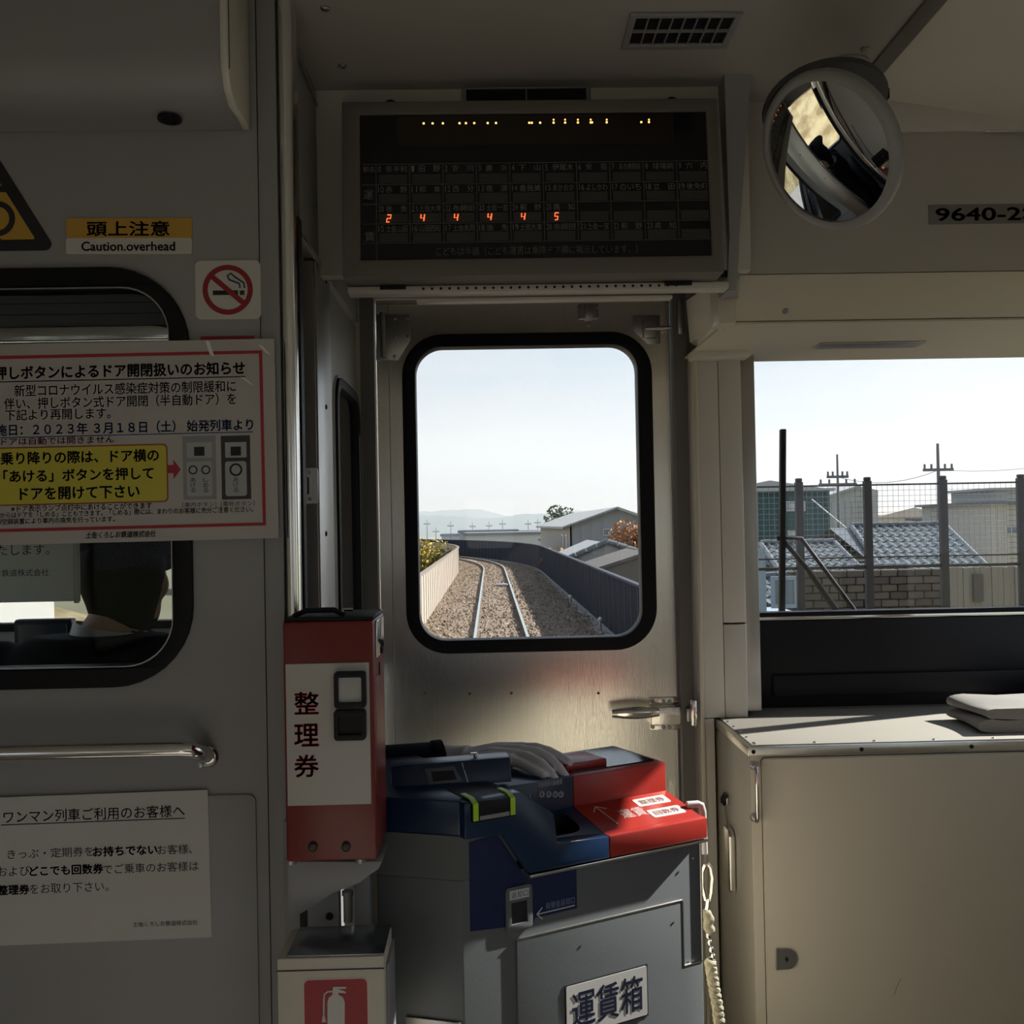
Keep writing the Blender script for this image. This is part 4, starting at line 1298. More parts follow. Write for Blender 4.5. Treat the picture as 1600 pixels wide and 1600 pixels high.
# access door on the front face
q = at(1187, 1185, CY0)
cd = MB().plate(rrect(q.x + .004, XR - .03, .05, q.z, .008, 4), [], FY(CY0), .001, .006 + .0).build('access_door', CABINET, cb)
MB().plate(rrect(q.x + .006, XR - .032, .052, q.z - .002, .008, 4), [], FY(CY0), -.001, .006).build('door_face', CABINET, cd, bevel=.001)
mb = MB().plate(rrect(q.x + .003, XR - .028, .048, q.z + .001, .009, 4), [list(reversed(rrect(q.x + .006, XR - .032, .052, q.z - .002, .008, 4)))], FY(CY0), .004, .0055)
mb.build('door_gap', INK, cd)
# grab handle
a, b = at(1177, 1197, CY0), at(1180, 1278, CY0)
MB().tube([(a.x, CY0 + .004, a.z), (a.x, CY0 - .022, a.z), (a.x, CY0 - .028, a.z - .01), (a.x, CY0 - .028, b.z + .01), (a.x, CY0 - .022, b.z), (a.x, CY0 + .004, b.z)], .0048, 12).build('grab_handle', CHROME, cb)
for zz in (a.z, b.z):
    MB().lathe([(.009, 0), (.009, .003), (0, .004)], (a.x, CY0 + .006, zz), (0, -1, 0), 14).build('handle_foot', STEEL_DARK, cb)
# D-shaped lock
u = pb(1212, 1481, 1244, 1513, CY0)
dsh = [(u[0], u[2]), (u[1] - .02, u[2])] + [(u[1] - .02 + .02 * math.cos(a), (u[2] + u[3]) / 2 + (u[3] - u[2]) / 2 * math.sin(a)) for a in [math.radians(-90 + 15 * i) for i in range(13)]] + [(u[1] - .02, u[3]), (u[0], u[3])]
lk_ = MB().plate(dsh, [], FY(CY0), -.006, .0).build('paddle_lock', STEEL_DARK, cb, bevel=.0015)
m_ = ((u[0] + u[1]) / 2, (u[2] + u[3]) / 2)
MB().plate([(m_[0] - .004, m_[1]), (m_[0], m_[1] - .007), (m_[0] + .004, m_[1]), (m_[0], m_[1] + .007)], [], FY(CY0), -.0068, -.005).build('keyhole', INK, lk_)
MB().box(u[0] - .002, u[0] + .002, CY0 - .008, CY0, u[2], u[3]).build('lock_lip', STEEL, lk_, bevel=.0005)
# long scratch
mb = MB(); mb.tube([at(1397, 1555, CY0 - .0012), at(1401, 1543, CY0 - .0012), at(1408, 1528, CY0 - .0012)], .0004, 4); mb.build('scratch', INK, cd)
# rubber hook with hanging metal tag box on the side face
XS = CX0 + .006
hk = empty('key_holder', (XS, 2.3, .6), 'metal key holder hanging from a clip on the cabinet side', 'key holder')
p = atX(1137, 1248, XS); 
MB().box(XS - .006, XS, p.y - .012, p.y + .012, p.z - .012, p.z + .012).build('clip_plate', STEEL_DARK, hk, bevel=.002)
for d_ in (-.012, .006):
    MB().tube([(XS - .004, p.y + d_, p.z + .012), (XS - .012, p.y + d_, p.z), (XS - .01, p.y + d_ + .006, p.z - .012)], .004, 8).build('clip_jaw', BLACK, hk)
q = atX(1138, 1340, XS - .01)
wires = [(XS - .008, p.y, p.z - .01), (XS - .01, q.y + .004, q.z + .06)]
MB().tube(wires, .0008, 6).build('wire', STEEL_DARK, hk)
MB().tube([(XS - .008, p.y - .008, p.z - .01), (XS - .01, q.y - .01, q.z + .06)], .0008, 6).build('wire', STEEL_DARK, hk)
t0, t1 = atX(1139, 1295, XS - .01), atX(1139, 1388, XS - .01)
tgp = [(q.y - .038, t1.z + .006), (q.y - .03, t1.z), (q.y + .024, t1.z), (q.y + .034, t1.z + .012), (q.y + .034, t0.z - .016), (q.y + .018, t0.z), (q.y - .024, t0.z), (q.y - .038, t0.z - .01)]
MB().prism(tgp, FX(XS - .016), 0, .014).build('holder_case', STEEL, hk, bevel=.003)
# folded cloth on the counter
clo = MB()
random.seed(3)
cx0 = at(1508, 1125, 2.32).x
def fold(z0, z1, x0, x1, y0, y1, ph):
    n = 20
    rings = []
    for j in range(9):
        y = y0 + (y1 - y0) * j / 8
        r = []
        for i in range(n):
            a = 2 * math.pi * i / n
            ca, sa = math.cos(a), math.sin(a)
            sx = math.copysign(abs(ca) ** .35, ca); sz = math.copysign(abs(sa) ** .8, sa)
            x = (x0 + x1) / 2 + sx * (x1 - x0) / 2
            wv = .003 * math.sin(x * 30 + y * 25 + ph)
            r.append((x + .006 * math.sin(y * 22 + ph), y, (z0 + z1) / 2 + sz * (z1 - z0) / 2 + wv * (1 if sa > -.2 else 0)))
        rings.append(r)
    clo.loft(rings)
fold(CZ + .001, CZ + .030, cx0, cx0 + .24, 2.25, 2.42, 0)
fold(CZ + .028, CZ + .056, cx0 + .012, cx0 + .25, 2.25, 2.43, 1.4)
tag(clo.build('folded_cloth', mat('grey_cloth', (.27, .255, .235), .85, bump=.5, bscale=500), angle=80), 'folded grey cloth lying on the counter by the windscreen', 'cloth')

# ================================================================== wiper outside the windscreen
wpr = empty('wiper', at(1210, 955, 2.70), 'black wiper with upright blade outside the right-hand windscreen', 'wiper')
YW = YF + .095
MB().box(0, 1, 0, 1, 0, 1, fn=lambda a, b, c: (at(1203 + 9 * a, 0, YW).x + (at(1206, 950, YW).x - at(1208, 680, YW).x) * (1 - c), YW - .012 + .018 * b, at(1208, 960, YW).z + (at(1208, 671, YW).z - at(1208, 960, YW).z) * c)).build('blade', RUBBER, wpr, bevel=.003)
MB().tube([at(1222, 842, YW), at(1262, 890, YW), at(1316, 968, YW)], [.006, .007, .009], 10).build('arm', RUBBER, wpr)
MB().tube([at(1214, 842, YW), at(1222, 840, YW), at(1252, 841, YW), at(1290, 892, YW), at(1342, 962, YW)], .006, 10).build('arm', RUBBER, wpr)

# ================================================================== ceiling vent
vent = empty('ceiling_vent', atZ(1080, 45, ZC), 'grey rectangular air vent grille in the ceiling', 'vent')
vx0, vx1 = .250, .440
vy0, vy1 = atZ(1090, 18, ZC).y, atZ(1070, 73, ZC).y
gx0_, gx1_, gy0_, gy1_ = vx0 + .012, vx1 - .012, vy0 + .012, vy1 - .018
MB().plate(rect(vx0, vx1, vy0, vy1), [list(reversed(rect(gx0_, gx1_, gy0_, gy1_)))], FZ(ZC), -.006, 0).build('frame', PAINT_GREY, vent, bevel=.002)
MB().plate(rect(gx0_, gx1_, gy0_, gy1_), [], FZ(ZC), -.001, 0).build('duct_back', BLACK, vent)
nb = 8
for i in range(1, nb):
    x = gx0_ + (gx1_ - gx0_) * i / nb
    MB().box(x - .001, x + .001, gy0_, gy1_, ZC - .006, ZC - .001).build('slat', PAINT_GREY, vent)
ym = (gy0_ + gy1_) / 2
MB().box(gx0_, gx1_, ym - .001, ym + .001, ZC - .0062, ZC - .001).build('slat', PAINT_GREY, vent)

# vent in the bulkhead just above the display
bvz0, bvz1 = 2.10, at(820, 135, YBK).z
bv = empty('bulkhead_vent', at(822, 150, YBK), 'slim dark louvre in the bulkhead above the fare display', 'vent')
u = (at(722, 140, YBK).x, at(922, 140, YBK).x, bvz0, bvz1)
MB().plate(rect(*u), [list(reversed(rect(u[0] + .008, u[1] - .008, u[2] + .004, u[3] - .006)))], FY(YBK), -.006, 0).build('frame', PAINT_GREY, bv, bevel=.001)
MB().box(u[0] + .008, u[1] - .008, YBK - .002, YBK, u[2], u[3] - .006).build('backing', BLACK, bv)
for k_ in range(5):
    z = u[2] + .008 + k_ * .010
    MB().box(u[0] + .008, u[1] - .008, YBK - .0045, YBK - .001, z, z + .003).build('louvre', PAINT_DARK, bv)
MB().box((u[0] + u[1]) / 2 - .001, (u[0] + u[1]) / 2 + .001, YBK - .005, YBK - .001, u[2], u[3] - .006).build('divider', PAINT_GREY, bv)

# ================================================================== fare display
YDT, YDB = 1.905, 1.875        # it leans: bottom edge nearer to the passengers
fd = empty('fare_display', at(835, 432, YDB), 'dark electronic fare display board above the front door', 'display board')
dz1, dz0 = at(825, 157, YDT).z, at(838, 430, YDB).z
dx0, dx1 = at(535, 300, 1.89).x, at(1126, 300, 1.89).x
def fdp(u, v, w):
    k_ = (v - dz0) / (dz1 - dz0)
    return (u, YDB + (YDT - YDB) * k_ + w, v)
def dpt(px, py):
    p0 = Vector(fdp(0, dz0, 0)); e1 = Vector((1, 0, 0)); e2 = Vector(fdp(0, dz1, 0)) - p0
    n = e1.cross(e2); d = ray(px, py)
    q = CAM + d * ((p0 - CAM).dot(n) / d.dot(n))
    return (q.x, q.z)
def dpb(x0, y0, x1, y1):
    c = dpt((x0 + x1) / 2, (y0 + y1) / 2); k_ = 1.89 / FPX
    return (c[0] - (x1 - x0) / 2 * k_, c[0] + (x1 - x0) / 2 * k_, c[1] - (y1 - y0) / 2 * k_, c[1] + (y1 - y0) / 2 * k_)
HOUSE = mat('display_housing', (.15, .14, .125), .55, var=.05)
SCR = mat('display_black', (.006, .006, .009), .18, var=0)
sx0, sx1, sz0, sz1 = dpb(562, 172, 1110, 407)
MB().prism(rect(dx0, dx1, dz0, dz1), fdp, .004, YBK - YDT).build('housing', HOUSE, fd, bevel=.003)
MB().plate(rect(dx0, dx1, dz0, dz1), [list(reversed(rect(sx0, sx1, sz0, sz1)))], fdp, -.004, .006).build('frame', HOUSE, fd, bevel=.003)
scr = MB().plate(rect(sx0 - .002, sx1 + .002, sz0 - .002, sz1 + .002), [], fdp, .001, .005).build('screen', SCR, fd)
u = dpb(618, 178, 1056, 226)
MB().plate(rect(*u), [], fdp, .0004, .002).build('led_strip', mat('led_strip_brown', (.018, .013, .010), .3, var=0), scr)
LED_O = mat('led_orange', (.9, .4, .05), .5, var=0, emit=(1.0, .55, .16), estr=2.5)
LED_R = mat('led_red', (.9, .2, .05), .5, var=0, emit=(1.0, .16, .04), estr=1.9)
GRID = mat('grid_grey', (.10, .10, .11), .5, var=0)
CELL = mat('cell_grey', (.045, .043, .043), .5, var=0)
PRINT = mat('dim_grey_print', (.20, .20, .215), .6, var=0)
dots = MB()
for x in (662, 676, 692, 718, 728, 741, 762, 775, 827, 831, 844, 865, 883, 903, 923, 925, 948, 1002, 1014):
    c = dpt(x, 192 - (x - 800) * .006)
    dots.plate(circ(c[0], c[1], .0021, 8), [], fdp, -.0004, .0005)
for x in (865, 883, 903, 923, 948, 1014):
    c = dpt(x, 187)
    dots.plate(circ(c[0], c[1], .0017, 8), [], fdp, -.0004, .0005)
dots.build('led_dots', LED_O, scr)
# grid
gx = [588 + 53.2 * i - (0 if i == 0 else .6) for i in range(11)]
gy = [253, 285, 316, 347, 376]
GU0, GU1 = dpt(566, 315)[0], dpt(1110, 315)[0]
gu = [dpt(588 + 52.35 * i, 315)[0] for i in range(10)]
gv = [dpt(838, y)[1] for y in (254, 286, 316, 347, 377)]
kk = 1.89 / FPX
mb = MB()
for v in gv:
    mb.box(GU0, GU1, 0, 1, v - .0006, v + .0006, fn=lambda a, b, c: fdp(a, c, -.0003 + .0008 * b))
for u_ in gu:
    mb.box(u_ - .0006, u_ + .0006, 0, 1, gv[-1], gv[0], fn=lambda a, b, c: fdp(a, c, -.0003 + .0008 * b))
mb.box(gu[0] - .0006, gu[0] + .0006, 0, 1, sz0, gv[-1], fn=lambda a, b, c: fdp(a, c, -.0003 + .0008 * b))
mb.build('grid_lines', GRID, scr)
rows = [['奈半利', '田　野', '安　田', '唐　浜', '下　山', '伊尾木', '安　芸', 'あき病院前', '球場前', '穴　内'],
        ['赤　野', '和　食', '西　分', '夜　須', '香我美', 'あかおか', 'よしかわ', 'のいち', '立　田', '後免町'],
        ['後　免', '土佐大津', '布師田', '土佐一宮', '薊　野', '高　知'],
        ['土佐山田', '山田西町', '土佐長岡', '後　免', '土佐大津', '布師田', '土佐一宮', '薊　野', '高　知']]
nums = [0, 10, 20, 15]
cw = gu[1] - gu[0]
cells = MB()
for r in range(4):
    for c_ in range(10):
        u0 = gu[c_]
        cells.plate(rect(u0 + cw * .08, u0 + cw * .92, gv[r + 1] + .002, gv[r + 1] + .0195), [], fdp, .0002, .0015)
        if c_ < len(rows[r]):
            names = MB()
            add_text(names, str(nums[r] + c_), fdp, (u0 + cw * .06, u0 + cw * (.14 if nums[r] + c_ < 10 else .22), gv[r] - .0150, gv[r] - .0035), -.0004)
            add_text(names, rows[r][c_], fdp, (u0 + cw * .28, u0 + cw * .92, gv[r] - .0155, gv[r] - .003), -.0004)
            names.build('station_name', PRINT, scr, smooth=False, recalc=False)
cells.build('fare_cells', CELL, scr)
hm = MB()
add_text(hm, '駅名', fdp, (GU0 + .002, gu[0] - .003, gv[0] - .015, gv[0] - .004), -.0004)
add_text(hm, '運', fdp, dpb(568, 297, 583, 312), -.0004)
add_text(hm, '賃', fdp, dpb(570, 362, 585, 377), -.0004)
hm.build('row_headings', PRINT, scr, smooth=False, recalc=False)
lettering('footer_text', 'こどもは半額（こども運賃は乗降ドア横に掲示しています。）', fdp, dpb(682, 384, 996, 398), -.0004, PRINT, scr, bold=.005)
SEG = {'2': [(0, 2), (1, 2), (1, 1), (0, 1), (0, 0), (.8, 0)], '4': [(0, 2), (0.05, 1), (1, 1), (1, 2), (1, .2)], '5': [(1, 2), (0, 2), (0, 1.05), (.9, 1), (.9, .1), (.2, 0)]}
for c_, d in enumerate('244445'):
    u0, v0 = gu[c_] + cw * .30, gv[3] + .0035
    mb = MB()
    pts = [Vector(fdp(u0 + x * .0065 + y * .001, v0 + y * .0068, -.0006)) for x, y in SEG[d]]
    mb.tube(pts, .0011, 6)
    mb.build('fare_digit', LED_R, scr)
for px in (609, 1052):
    p = dpt(px, 155)
    MB().lathe([(.012, 0), (.012, .006), (.007, .010), (0, .010)], (p[0], YDT + .02, dz1), (0, 0, 1), 14).build('mounting_knob', BLACK, fd)
# perforated light rail under the display
rl = pb(655, 434, 1062, 446, 1.96)
rail_ = MB().box(at(545, 440, 1.96).x, at(1135, 440, 1.96).x, 1.94, 1.98, dz0 - .014, dz0 - .001).build('lower_rail', PAINT, fd, bevel=.002)
for i in range(30):
    x = rl[0] + (rl[1] - rl[0]) * (i + .5) / 30
    MB().lathe([(.0028, 0), (.0028, .0006), (0, .0006)], (x, 1.94, dz0 - .007), (0, -1, 0), 8).build('hole', INK, rail_)
for (a, b) in ((594, 634), (1038, 1080)):
    MB().box(at(a, 435, 1.94).x, at(b, 435, 1.94).x, 1.932, 1.94, dz0 - .008, dz0 - .001).build('clip', BLACK, rail_)
MB().box(at(650, 450, 1.99).x, at(1050, 450, 1.99).x, 1.985, 2.01, dz0 - .022, dz0 - .015).build('light_strip', PAINT, fd, bevel=.002)

# ================================================================== number plate
YNP = 2.06
npl = empty('car_number_plate', at(1540, 350, YNP), 'grey strip with the car number on the overhead fascia', 'number plate')
u = pb(1448, 319, 1650, 350, YNP)
MB().plate(rrect(*u, .002, 2), [], FY(YNP), -.002, 0).build('strip', mat('plate_grey', (.19, .18, .18), .45, var=.03), npl, bevel=.0006)
lettering('lettering', '9640-2S', FY(YNP), pb(1460, 325, 1618, 345, YNP), -.0026, INK, npl, bold=.02)

# ================================================================== round convex mirror
mc = at(1292, 240, 1.60)
drv = Vector((-.715, 2.00, 1.27))
dc = (CAM - mc).normalized()
MW = 1.0
nrm = (dc + (drv - mc).normalized()).normalized()
nrm = (nrm * MW + dc * (1 - MW)).normalized()
RM = .114
cm = empty('convex_mirror', mc, 'round convex mirror on a bracket under the ceiling', 'mirror')
RC = .62
capm = MB()
n = 48
rings = []
a_ = Vector((0, 0, 1)); e1 = (a_ - nrm * a_.dot(nrm)).normalized(); e2 = nrm.cross(e1)
hmax = math.sqrt(RC ** 2 - RM ** 2)
for j in range(1, 15):
    r = RM * j / 14
    h = math.sqrt(RC ** 2 - r ** 2) - hmax
    rings.append([mc + nrm * h + (e1 * math.cos(2 * math.pi * k_ / n) + e2 * math.sin(2 * math.pi * k_ / n)) * r for k_ in range(n)])
capm.loft(rings, caps=False)
capm.v.append(tuple(mc + nrm * (RC - hmax)))
top = len(capm.v) - 1
capm.f += [[top, i, (i + 1) % n] for i in range(n)]
capm.build('mirror_glass', mat('mirror', (.82, .83, .83), .015, 1.0, var=0), cm, angle=60)
MB().lathe([(RM - .002, -.004), (RM - .002, .003), (RM + .003, .004), (RM + .011, .001), (RM + .014, -.006), (RM + .012, -.016), (RM - .01, -.022), (.02, -.03), (0, -.03)], mc, nrm, 48).build('rim', PAINT_GREY, cm, angle=50)
arm0 = mc - nrm * .03
fl_ = atZ(1322, 99, ZC)
MB().tube([arm0, arm0 - nrm * .02 + Vector((0, 0, .01)), (fl_.x + .012, fl_.y + .02, ZC - .06), (fl_.x, fl_.y, ZC - .003)], .0135, 14).build('arm', PAINT_GREY, cm)
fg = MB().lathe([(.040, 0), (.040, .003), (.036, .005), (0, .005)], (fl_.x, fl_.y, ZC), (0, 0, -1), 28).build('ceiling_flange', PAINT_GREY, cm)
for k_ in range(4):
    a = .5 + k_ * math.pi / 2
    screw((fl_.x + .029 * math.cos(a), fl_.y + .029 * math.sin(a), ZC - .005), (0, 0, -1), .004, STEEL_DARK, fg)
# dark hood behind the mirror
hood_c = mc - nrm * .035 + Vector((-.01, .04, .078))
MB().lathe([(.098, 0), (.100, .005), (.097, .012), (.06, .022), (0, .024)], hood_c, (Vector((.0, .35, 1))).normalized(), 36).build('hood', mat('hood_dark', (.05, .05, .05), .45), cm)
hk_ = at(1385, 142, 1.66)
MB().box(hk_.x - .012, hk_.x + .006, 1.66, 1.672, hk_.z - .012, hk_.z + .006).build('hood_clip', BLACK, cm, bevel=.002)

# ================================================================== driver's cab furniture
DASH = mat('dash_grey', (.035, .037, .042), .5, var=.08)
ds = empty('driver_desk', (-.9, 2.5, .0), 'dark driving desk with monitor in front of the driver', 'desk')
MB().box(XL + .02, -.36, 2.57, YF - .005, .45, 1.02).build('desk_body', DASH, ds, bevel=.01)
MB().box(XL + .02, -.36, 2.44, YF - .02, 1.02, 1.045).build('desk_top', DASH, ds, bevel=.004)
u = pb(22, 968, 112, 1020, 2.52)
mo = MB().box(u[0], u[1], 2.52, 2.55, u[2] - .03, u[3]).build('monitor', BLACK, ds, bevel=.006)
MB().box(u[0] + .012, u[1] - .012, 2.516, 2.52, u[2] - .02, u[3] - .012).build('monitor_screen', mat('monitor_blue', (.03, .04, .06), .15, var=0), mo)
for k_ in range(4):
    MB().lathe([(.012, 0), (.010, .012), (0, .013)], (-.62 + k_ * .05, 2.52, 1.045), (0, 0, 1), 12).build('knob', BLACK, ds)
MB().tube([(-1.08, 2.50, 1.04), (-1.08, 2.49, 1.08), (-1.10, 2.49, 1.09)], .009, 10).build('brake_lever', CHROME, ds)
cp_ = empty('cab_side_panel', (XL, 1.9, 1.0), 'dark control panel with gauges on the cab side wall', 'control panel')
MB().box(XL, XL + .06, 2.505, 2.60, 1.05, 1.9).build('panel_box', DASH, cp_, bevel=.006)
for k_ in range(4):
    MB().lathe([(.016, 0), (.016, .004), (0, .004)], (XL + .06, 2.55, 1.25 + k_ * .09), (1, 0, 0), 14).build('gauge', BLACK, cp_)

ST = mat('seat_cloth', (.03, .035, .05), .8, bump=.3, bscale=300)
seat = empty('driver_chair', (-.75, 2.05, 0), 'dark upholstered driver chair behind the partition', 'chair')
MB().box(-.99, -.51, 1.86, 2.28, .42, .50).build('seat_cushion', ST, seat, bevel=.03, seg=3)
MB().box(-.95, -.55, 1.77, 1.845, .48, .95).build('backrest', ST, seat, bevel=.03, seg=3)
MB().cyl((-.75, 2.05, 0), (-.75, 2.05, .42), .05, 20).build('pedestal', STEEL_DARK, seat)

# ================================================================== the driver
UNI = mat('navy_uniform', (.007, .008, .013), .85, var=.15, scale=30, bump=.3, bscale=350, spec=.15)
SKIN = mat('skin', (.55, .33, .23), .5, var=.05, scale=20)
GLOVE = mat('white_glove', (.74, .73, .77), .85, var=.04, scale=40, bump=.35, bscale=700)
HAIR = mat('black_hair', (.007, .006, .006), .7, var=.2, scale=60, spec=.12)
hc = at(196, 908, 2.00)                         # head centre
HX, HY, HZ = hc
b = MB()
# pelvis, torso, chest, shoulders
tors = [(-.75, 2.04, .58, .19, .14), (-.75, 2.01, .70, .175, .12), (-.75, 1.985, .86, .19, .12), (-.75, 1.955, 1.01, .21, .12), (-.745, 1.95, 1.11, .195, .10), (-.74, 1.95, 1.158, .125, .08)]
rings = []
for (x, y, z, rx, ry) in tors:
    rings.append([(x + rx * math.cos(a), y + ry * math.sin(a), z) for a in [2 * math.pi * i / 24 for i in range(24)]])
b.loft(rings)
b.ell((-.75, 2.05, .58), .185, .16, .10)
b.ell((-.93, 1.955, 1.085), .075, .075, .065)
b.ell((-.57, 1.955, 1.085), .075, .075, .065)
# neck and head (tilted slightly to his right)
b.tube([(-.74, 1.96, 1.13), (HX + .0, HY - .03, HZ - .07)], [.058, .052], 18)
b.ell((HX, HY + .0, HZ + .01), .074, .092, .108, 28, 18)
b.ell((HX, HY + .035, HZ - .055), .056, .055, .052, 20, 12)          # jaw
b.ell((HX, HY + .098, HZ - .012), .012, .018, .022, 12, 8)           # nose
b.ell((HX + .074, HY - .002, HZ - .008), .010, .018, .028, 12, 8)    # ears
b.ell((HX - .074, HY - .002, HZ - .008), .010, .018, .028, 12, 8)
b.ell((HX, HY + .086, HZ + .028), .05, .012, .010, 14, 8)            # brow
# right arm reaching across the fare box
wr = at(690, 1190, 1.925)
el = Vector((-.40, 1.875, .885))
b.tube([(-.58, 1.955, 1.08), (-.48, 1.905, .965), el, (-.24, 1.885, .904), wr], [.070, .058, .052, .046, .039], 18)
b.ell(el, .052, .052, .050)
# left arm to the desk
b.tube([(-.92, 1.965, 1.08), (-.99, 2.01, .93), (-1.02, 2.06, .81), (-1.02, 2.20, .80), (-1.02, 2.34, .82)], [.070, .060, .053, .045, .036], 18)
# legs
for s in (-1, 1):
    b.tube([(-.75 + s * .09, 2.06, .60), (-.75 + s * .11, 2.27, .61), (-.75 + s * .12, 2.43, .57)], [.10, .085, .066], 18)
    b.tube([(-.75 + s * .12, 2.43, .58), (-.75 + s * .12, 2.43, .40), (-.75 + s * .12, 2.43, .10)], [.066, .058, .045], 18)
    b.ell((-.75 + s * .12, 2.46, .05), .05, .11, .045)
person = finish(b, 'person', UNI, None, .009, 5)
tag(person, 'train driver in dark uniform and cap, gloved right hand on the fare box', 'person')
person.data.materials.append(SKIN)
off = person.location
for p in person.data.polygons:
    c = p.center + off
    if c.z > HZ - .072 or (c.z > HZ - .115 and math.hypot(c.x + .722, c.y - 1.968) < .062):
        p.material_index = 1
# eyes
for s in (-1, 1):
    e = MB().ell((HX + s * .030, HY + .084, HZ + .010), .013, .008, .007, 12, 8).build('eye', INK, person)
# hair, cap, mask, collar
hr_ = MB()
prof = [(.0, .108), (.045, .100), (.070, .070), (.080, .03), (.080, 0), (.075, -.03), (.066, -.055), (.059, -.080), (.055, -.098), (.048, -.106)]
rings = []
for (r, h) in prof:
    rings.append([(HX + r * 1.0 * math.cos(a), HY - .014 + r * 1.10 * math.sin(a) - (.02 if h < -.02 else 0) * max(0, math.sin(a)) * 4, HZ + .012 + h + (.075 * max(0, math.sin(a)) if h < .03 else 0)) for a in [2 * math.pi * i / 28 for i in range(28)]])
hr_.loft(rings)
hr_.build('hair', HAIR, person, angle=80)
cap = empty('cap_tmp', (0, 0, 0)); bpy.data.objects.remove(cap)
ct_ = Matrix.Rotation(math.radians(-8), 4, 'X')
def cpt(x, y, z):
    q = ct_ @ Vector((x, y, z)); return (HX + q.x, HY + q.y, HZ + .050 + q.z)
cb_ = MB()
prof = [(.086, 0), (.088, .04), (.112, .068), (.128, .082), (.126, .090), (.09, .098), (.0, .100)]
cb_.loft([[cpt(r * math.cos(a), 1.10 * r * math.sin(a), h + .018 * max(0, math.sin(a)) * (1 if h > .05 else 0)) for a in [2 * math.pi * i / 32 for i in range(32)]] for r, h in prof])
cap = cb_.build('cap', UNI, person, angle=50)
vz = MB()
out, inn = [], []
for i in range(17):
    a = math.radians(20 + 140 * i / 16)
    inn.append(cpt(.086 * math.cos(a), .0946 * math.sin(a), .004))
    out.append(cpt(.094 * math.cos(a), .0946 * math.sin(a) + .05 * math.sin(math.radians(180 * i / 16)), -.016 * math.sin(math.radians(180 * i / 16)) - .002))
vz.add(inn + out + [(p[0], p[1], p[2] - .003) for p in inn + out],
       [(i, i + 1, 18 + i, 17 + i) for i in range(16)] + [(34 + i, 51 + i, 52 + i, 35 + i) for i in range(16)] + [(17 + i, 18 + i, 52 + i, 51 + i) for i in range(16)])
vz.build('visor', BLACK, cap)
MB().lathe([(.010, 0), (.008, .004), (0, .005)], cpt(0, .098, .035), (0, 1, .2), 14).build('badge', CHROME, cap)
mk_ = MB()
rings = []
for j in range(7):
    z = HZ - .012 - .012 * j
    rings.append([(HX + (.060 - .003 * j) * math.cos(a), HY + .022 + (.088 - .004 * j) * math.sin(a), z) for a in [math.radians(14 + 152 * i / 16) for i in range(17)]])
mv = [p for r in rings for p in r]
mk_.add(mv, [(j * 17 + i, j * 17 + i + 1, (j + 1) * 17 + i + 1, (j + 1) * 17 + i) for j in range(6) for i in range(16)])
mask = mk_.build('face_mask', WHITE, person, angle=80)
sm_ = mask.modifiers.new('t', 'SOLIDIFY'); sm_.thickness = .003
col_ = MB()
rings = []
for (r, h, t_) in ((.072, 0, 0), (.062, .034, 0), (.066, .034, 0), (.076, 0, 0)):
    rings.append([(-.724 + r * math.cos(a), 1.966 + r * math.sin(a), 1.138 + h * (1 - .35 * max(0, math.sin(a))) - .012 * math.cos(a)) for a in [2 * math.pi * i / 32 for i in range(32)]])
col_.loft(rings, closed=True)
col_.build('shirt_collar', WHITE, person, angle=60)

# right glove: palm, four fingers curled over the deck edge, thumb tucked on the far side
gl = MB()
wr0 = at(694, 1189, 1.925)
wr1 = at(716, 1189, 1.915)
kn = {'index': at(819, 1170, 1.865), 'middle': at(815, 1174, 1.845), 'ring': at(806, 1181, 1.825), 'pinky': at(799, 1189, 1.808)}
gl.tube([wr0, wr1, at(735, 1187, 1.90)], [.031, .028, .027], 16)
for i, nme in enumerate(('index', 'middle', 'ring', 'pinky')):
    k0 = kn[nme]
    base = at(735, 1187, 1.90) + Vector((0, (.020, .007, -.006, -.018)[i], (.002, .004, .002, -.003)[i]))
    gl.tube([base, base.lerp(k0, .5) + Vector((0, 0, .004)), k0], [.017, .0155, .0125], 14)
    gl.ell(k0, .0125, .0125, .012, 14, 8)
gl.ell(at(765, 1186, 1.875), .040, .036, .020, 20, 12)
fin = {'index': [(837, 1169, 1.855), (858, 1175, 1.835), (876, 1184, 1.815), (889, 1192, 1.80)],
       'middle': [(838, 1176, 1.83), (858, 1186, 1.805), (873, 1200, 1.785), (883, 1213, 1.775)],
       'ring': [(825, 1183, 1.808), (845, 1193, 1.785), (860, 1208, 1.768), (868, 1220, 1.758)],
       'pinky': [(813, 1193, 1.795), (826, 1199, 1.78), (839, 1206, 1.765), (849, 1211, 1.756)]}
for nme, pts in fin.items():
    ps = [kn[nme]] + [at(*q) for q in pts]
    r0 = .0098 if nme != 'pinky' else .0086
    gl.tube(ps, [r0 * 1.15, r0 * 1.06, r0, r0 * .95, r0 * .82], 14)
    for q, kf in zip(ps[1:], (1.08, 1.03, .96, .84)):
        gl.ell(q, r0 * kf, r0 * kf, r0 * kf, 12, 8)
th = [at(738, 1190, 1.93), at(775, 1189, 1.945), at(800, 1190, 1.94), at(818, 1194, 1.92)]
gl.tube(th, [.016, .0125, .011, .009], 14)
gl.ell(th[-1], .009, .009, .009, 12, 8)
glove = finish(gl, 'glove', GLOVE, person, .0028, 3)
glove['label'] = 'white cotton glove resting on the fare box'
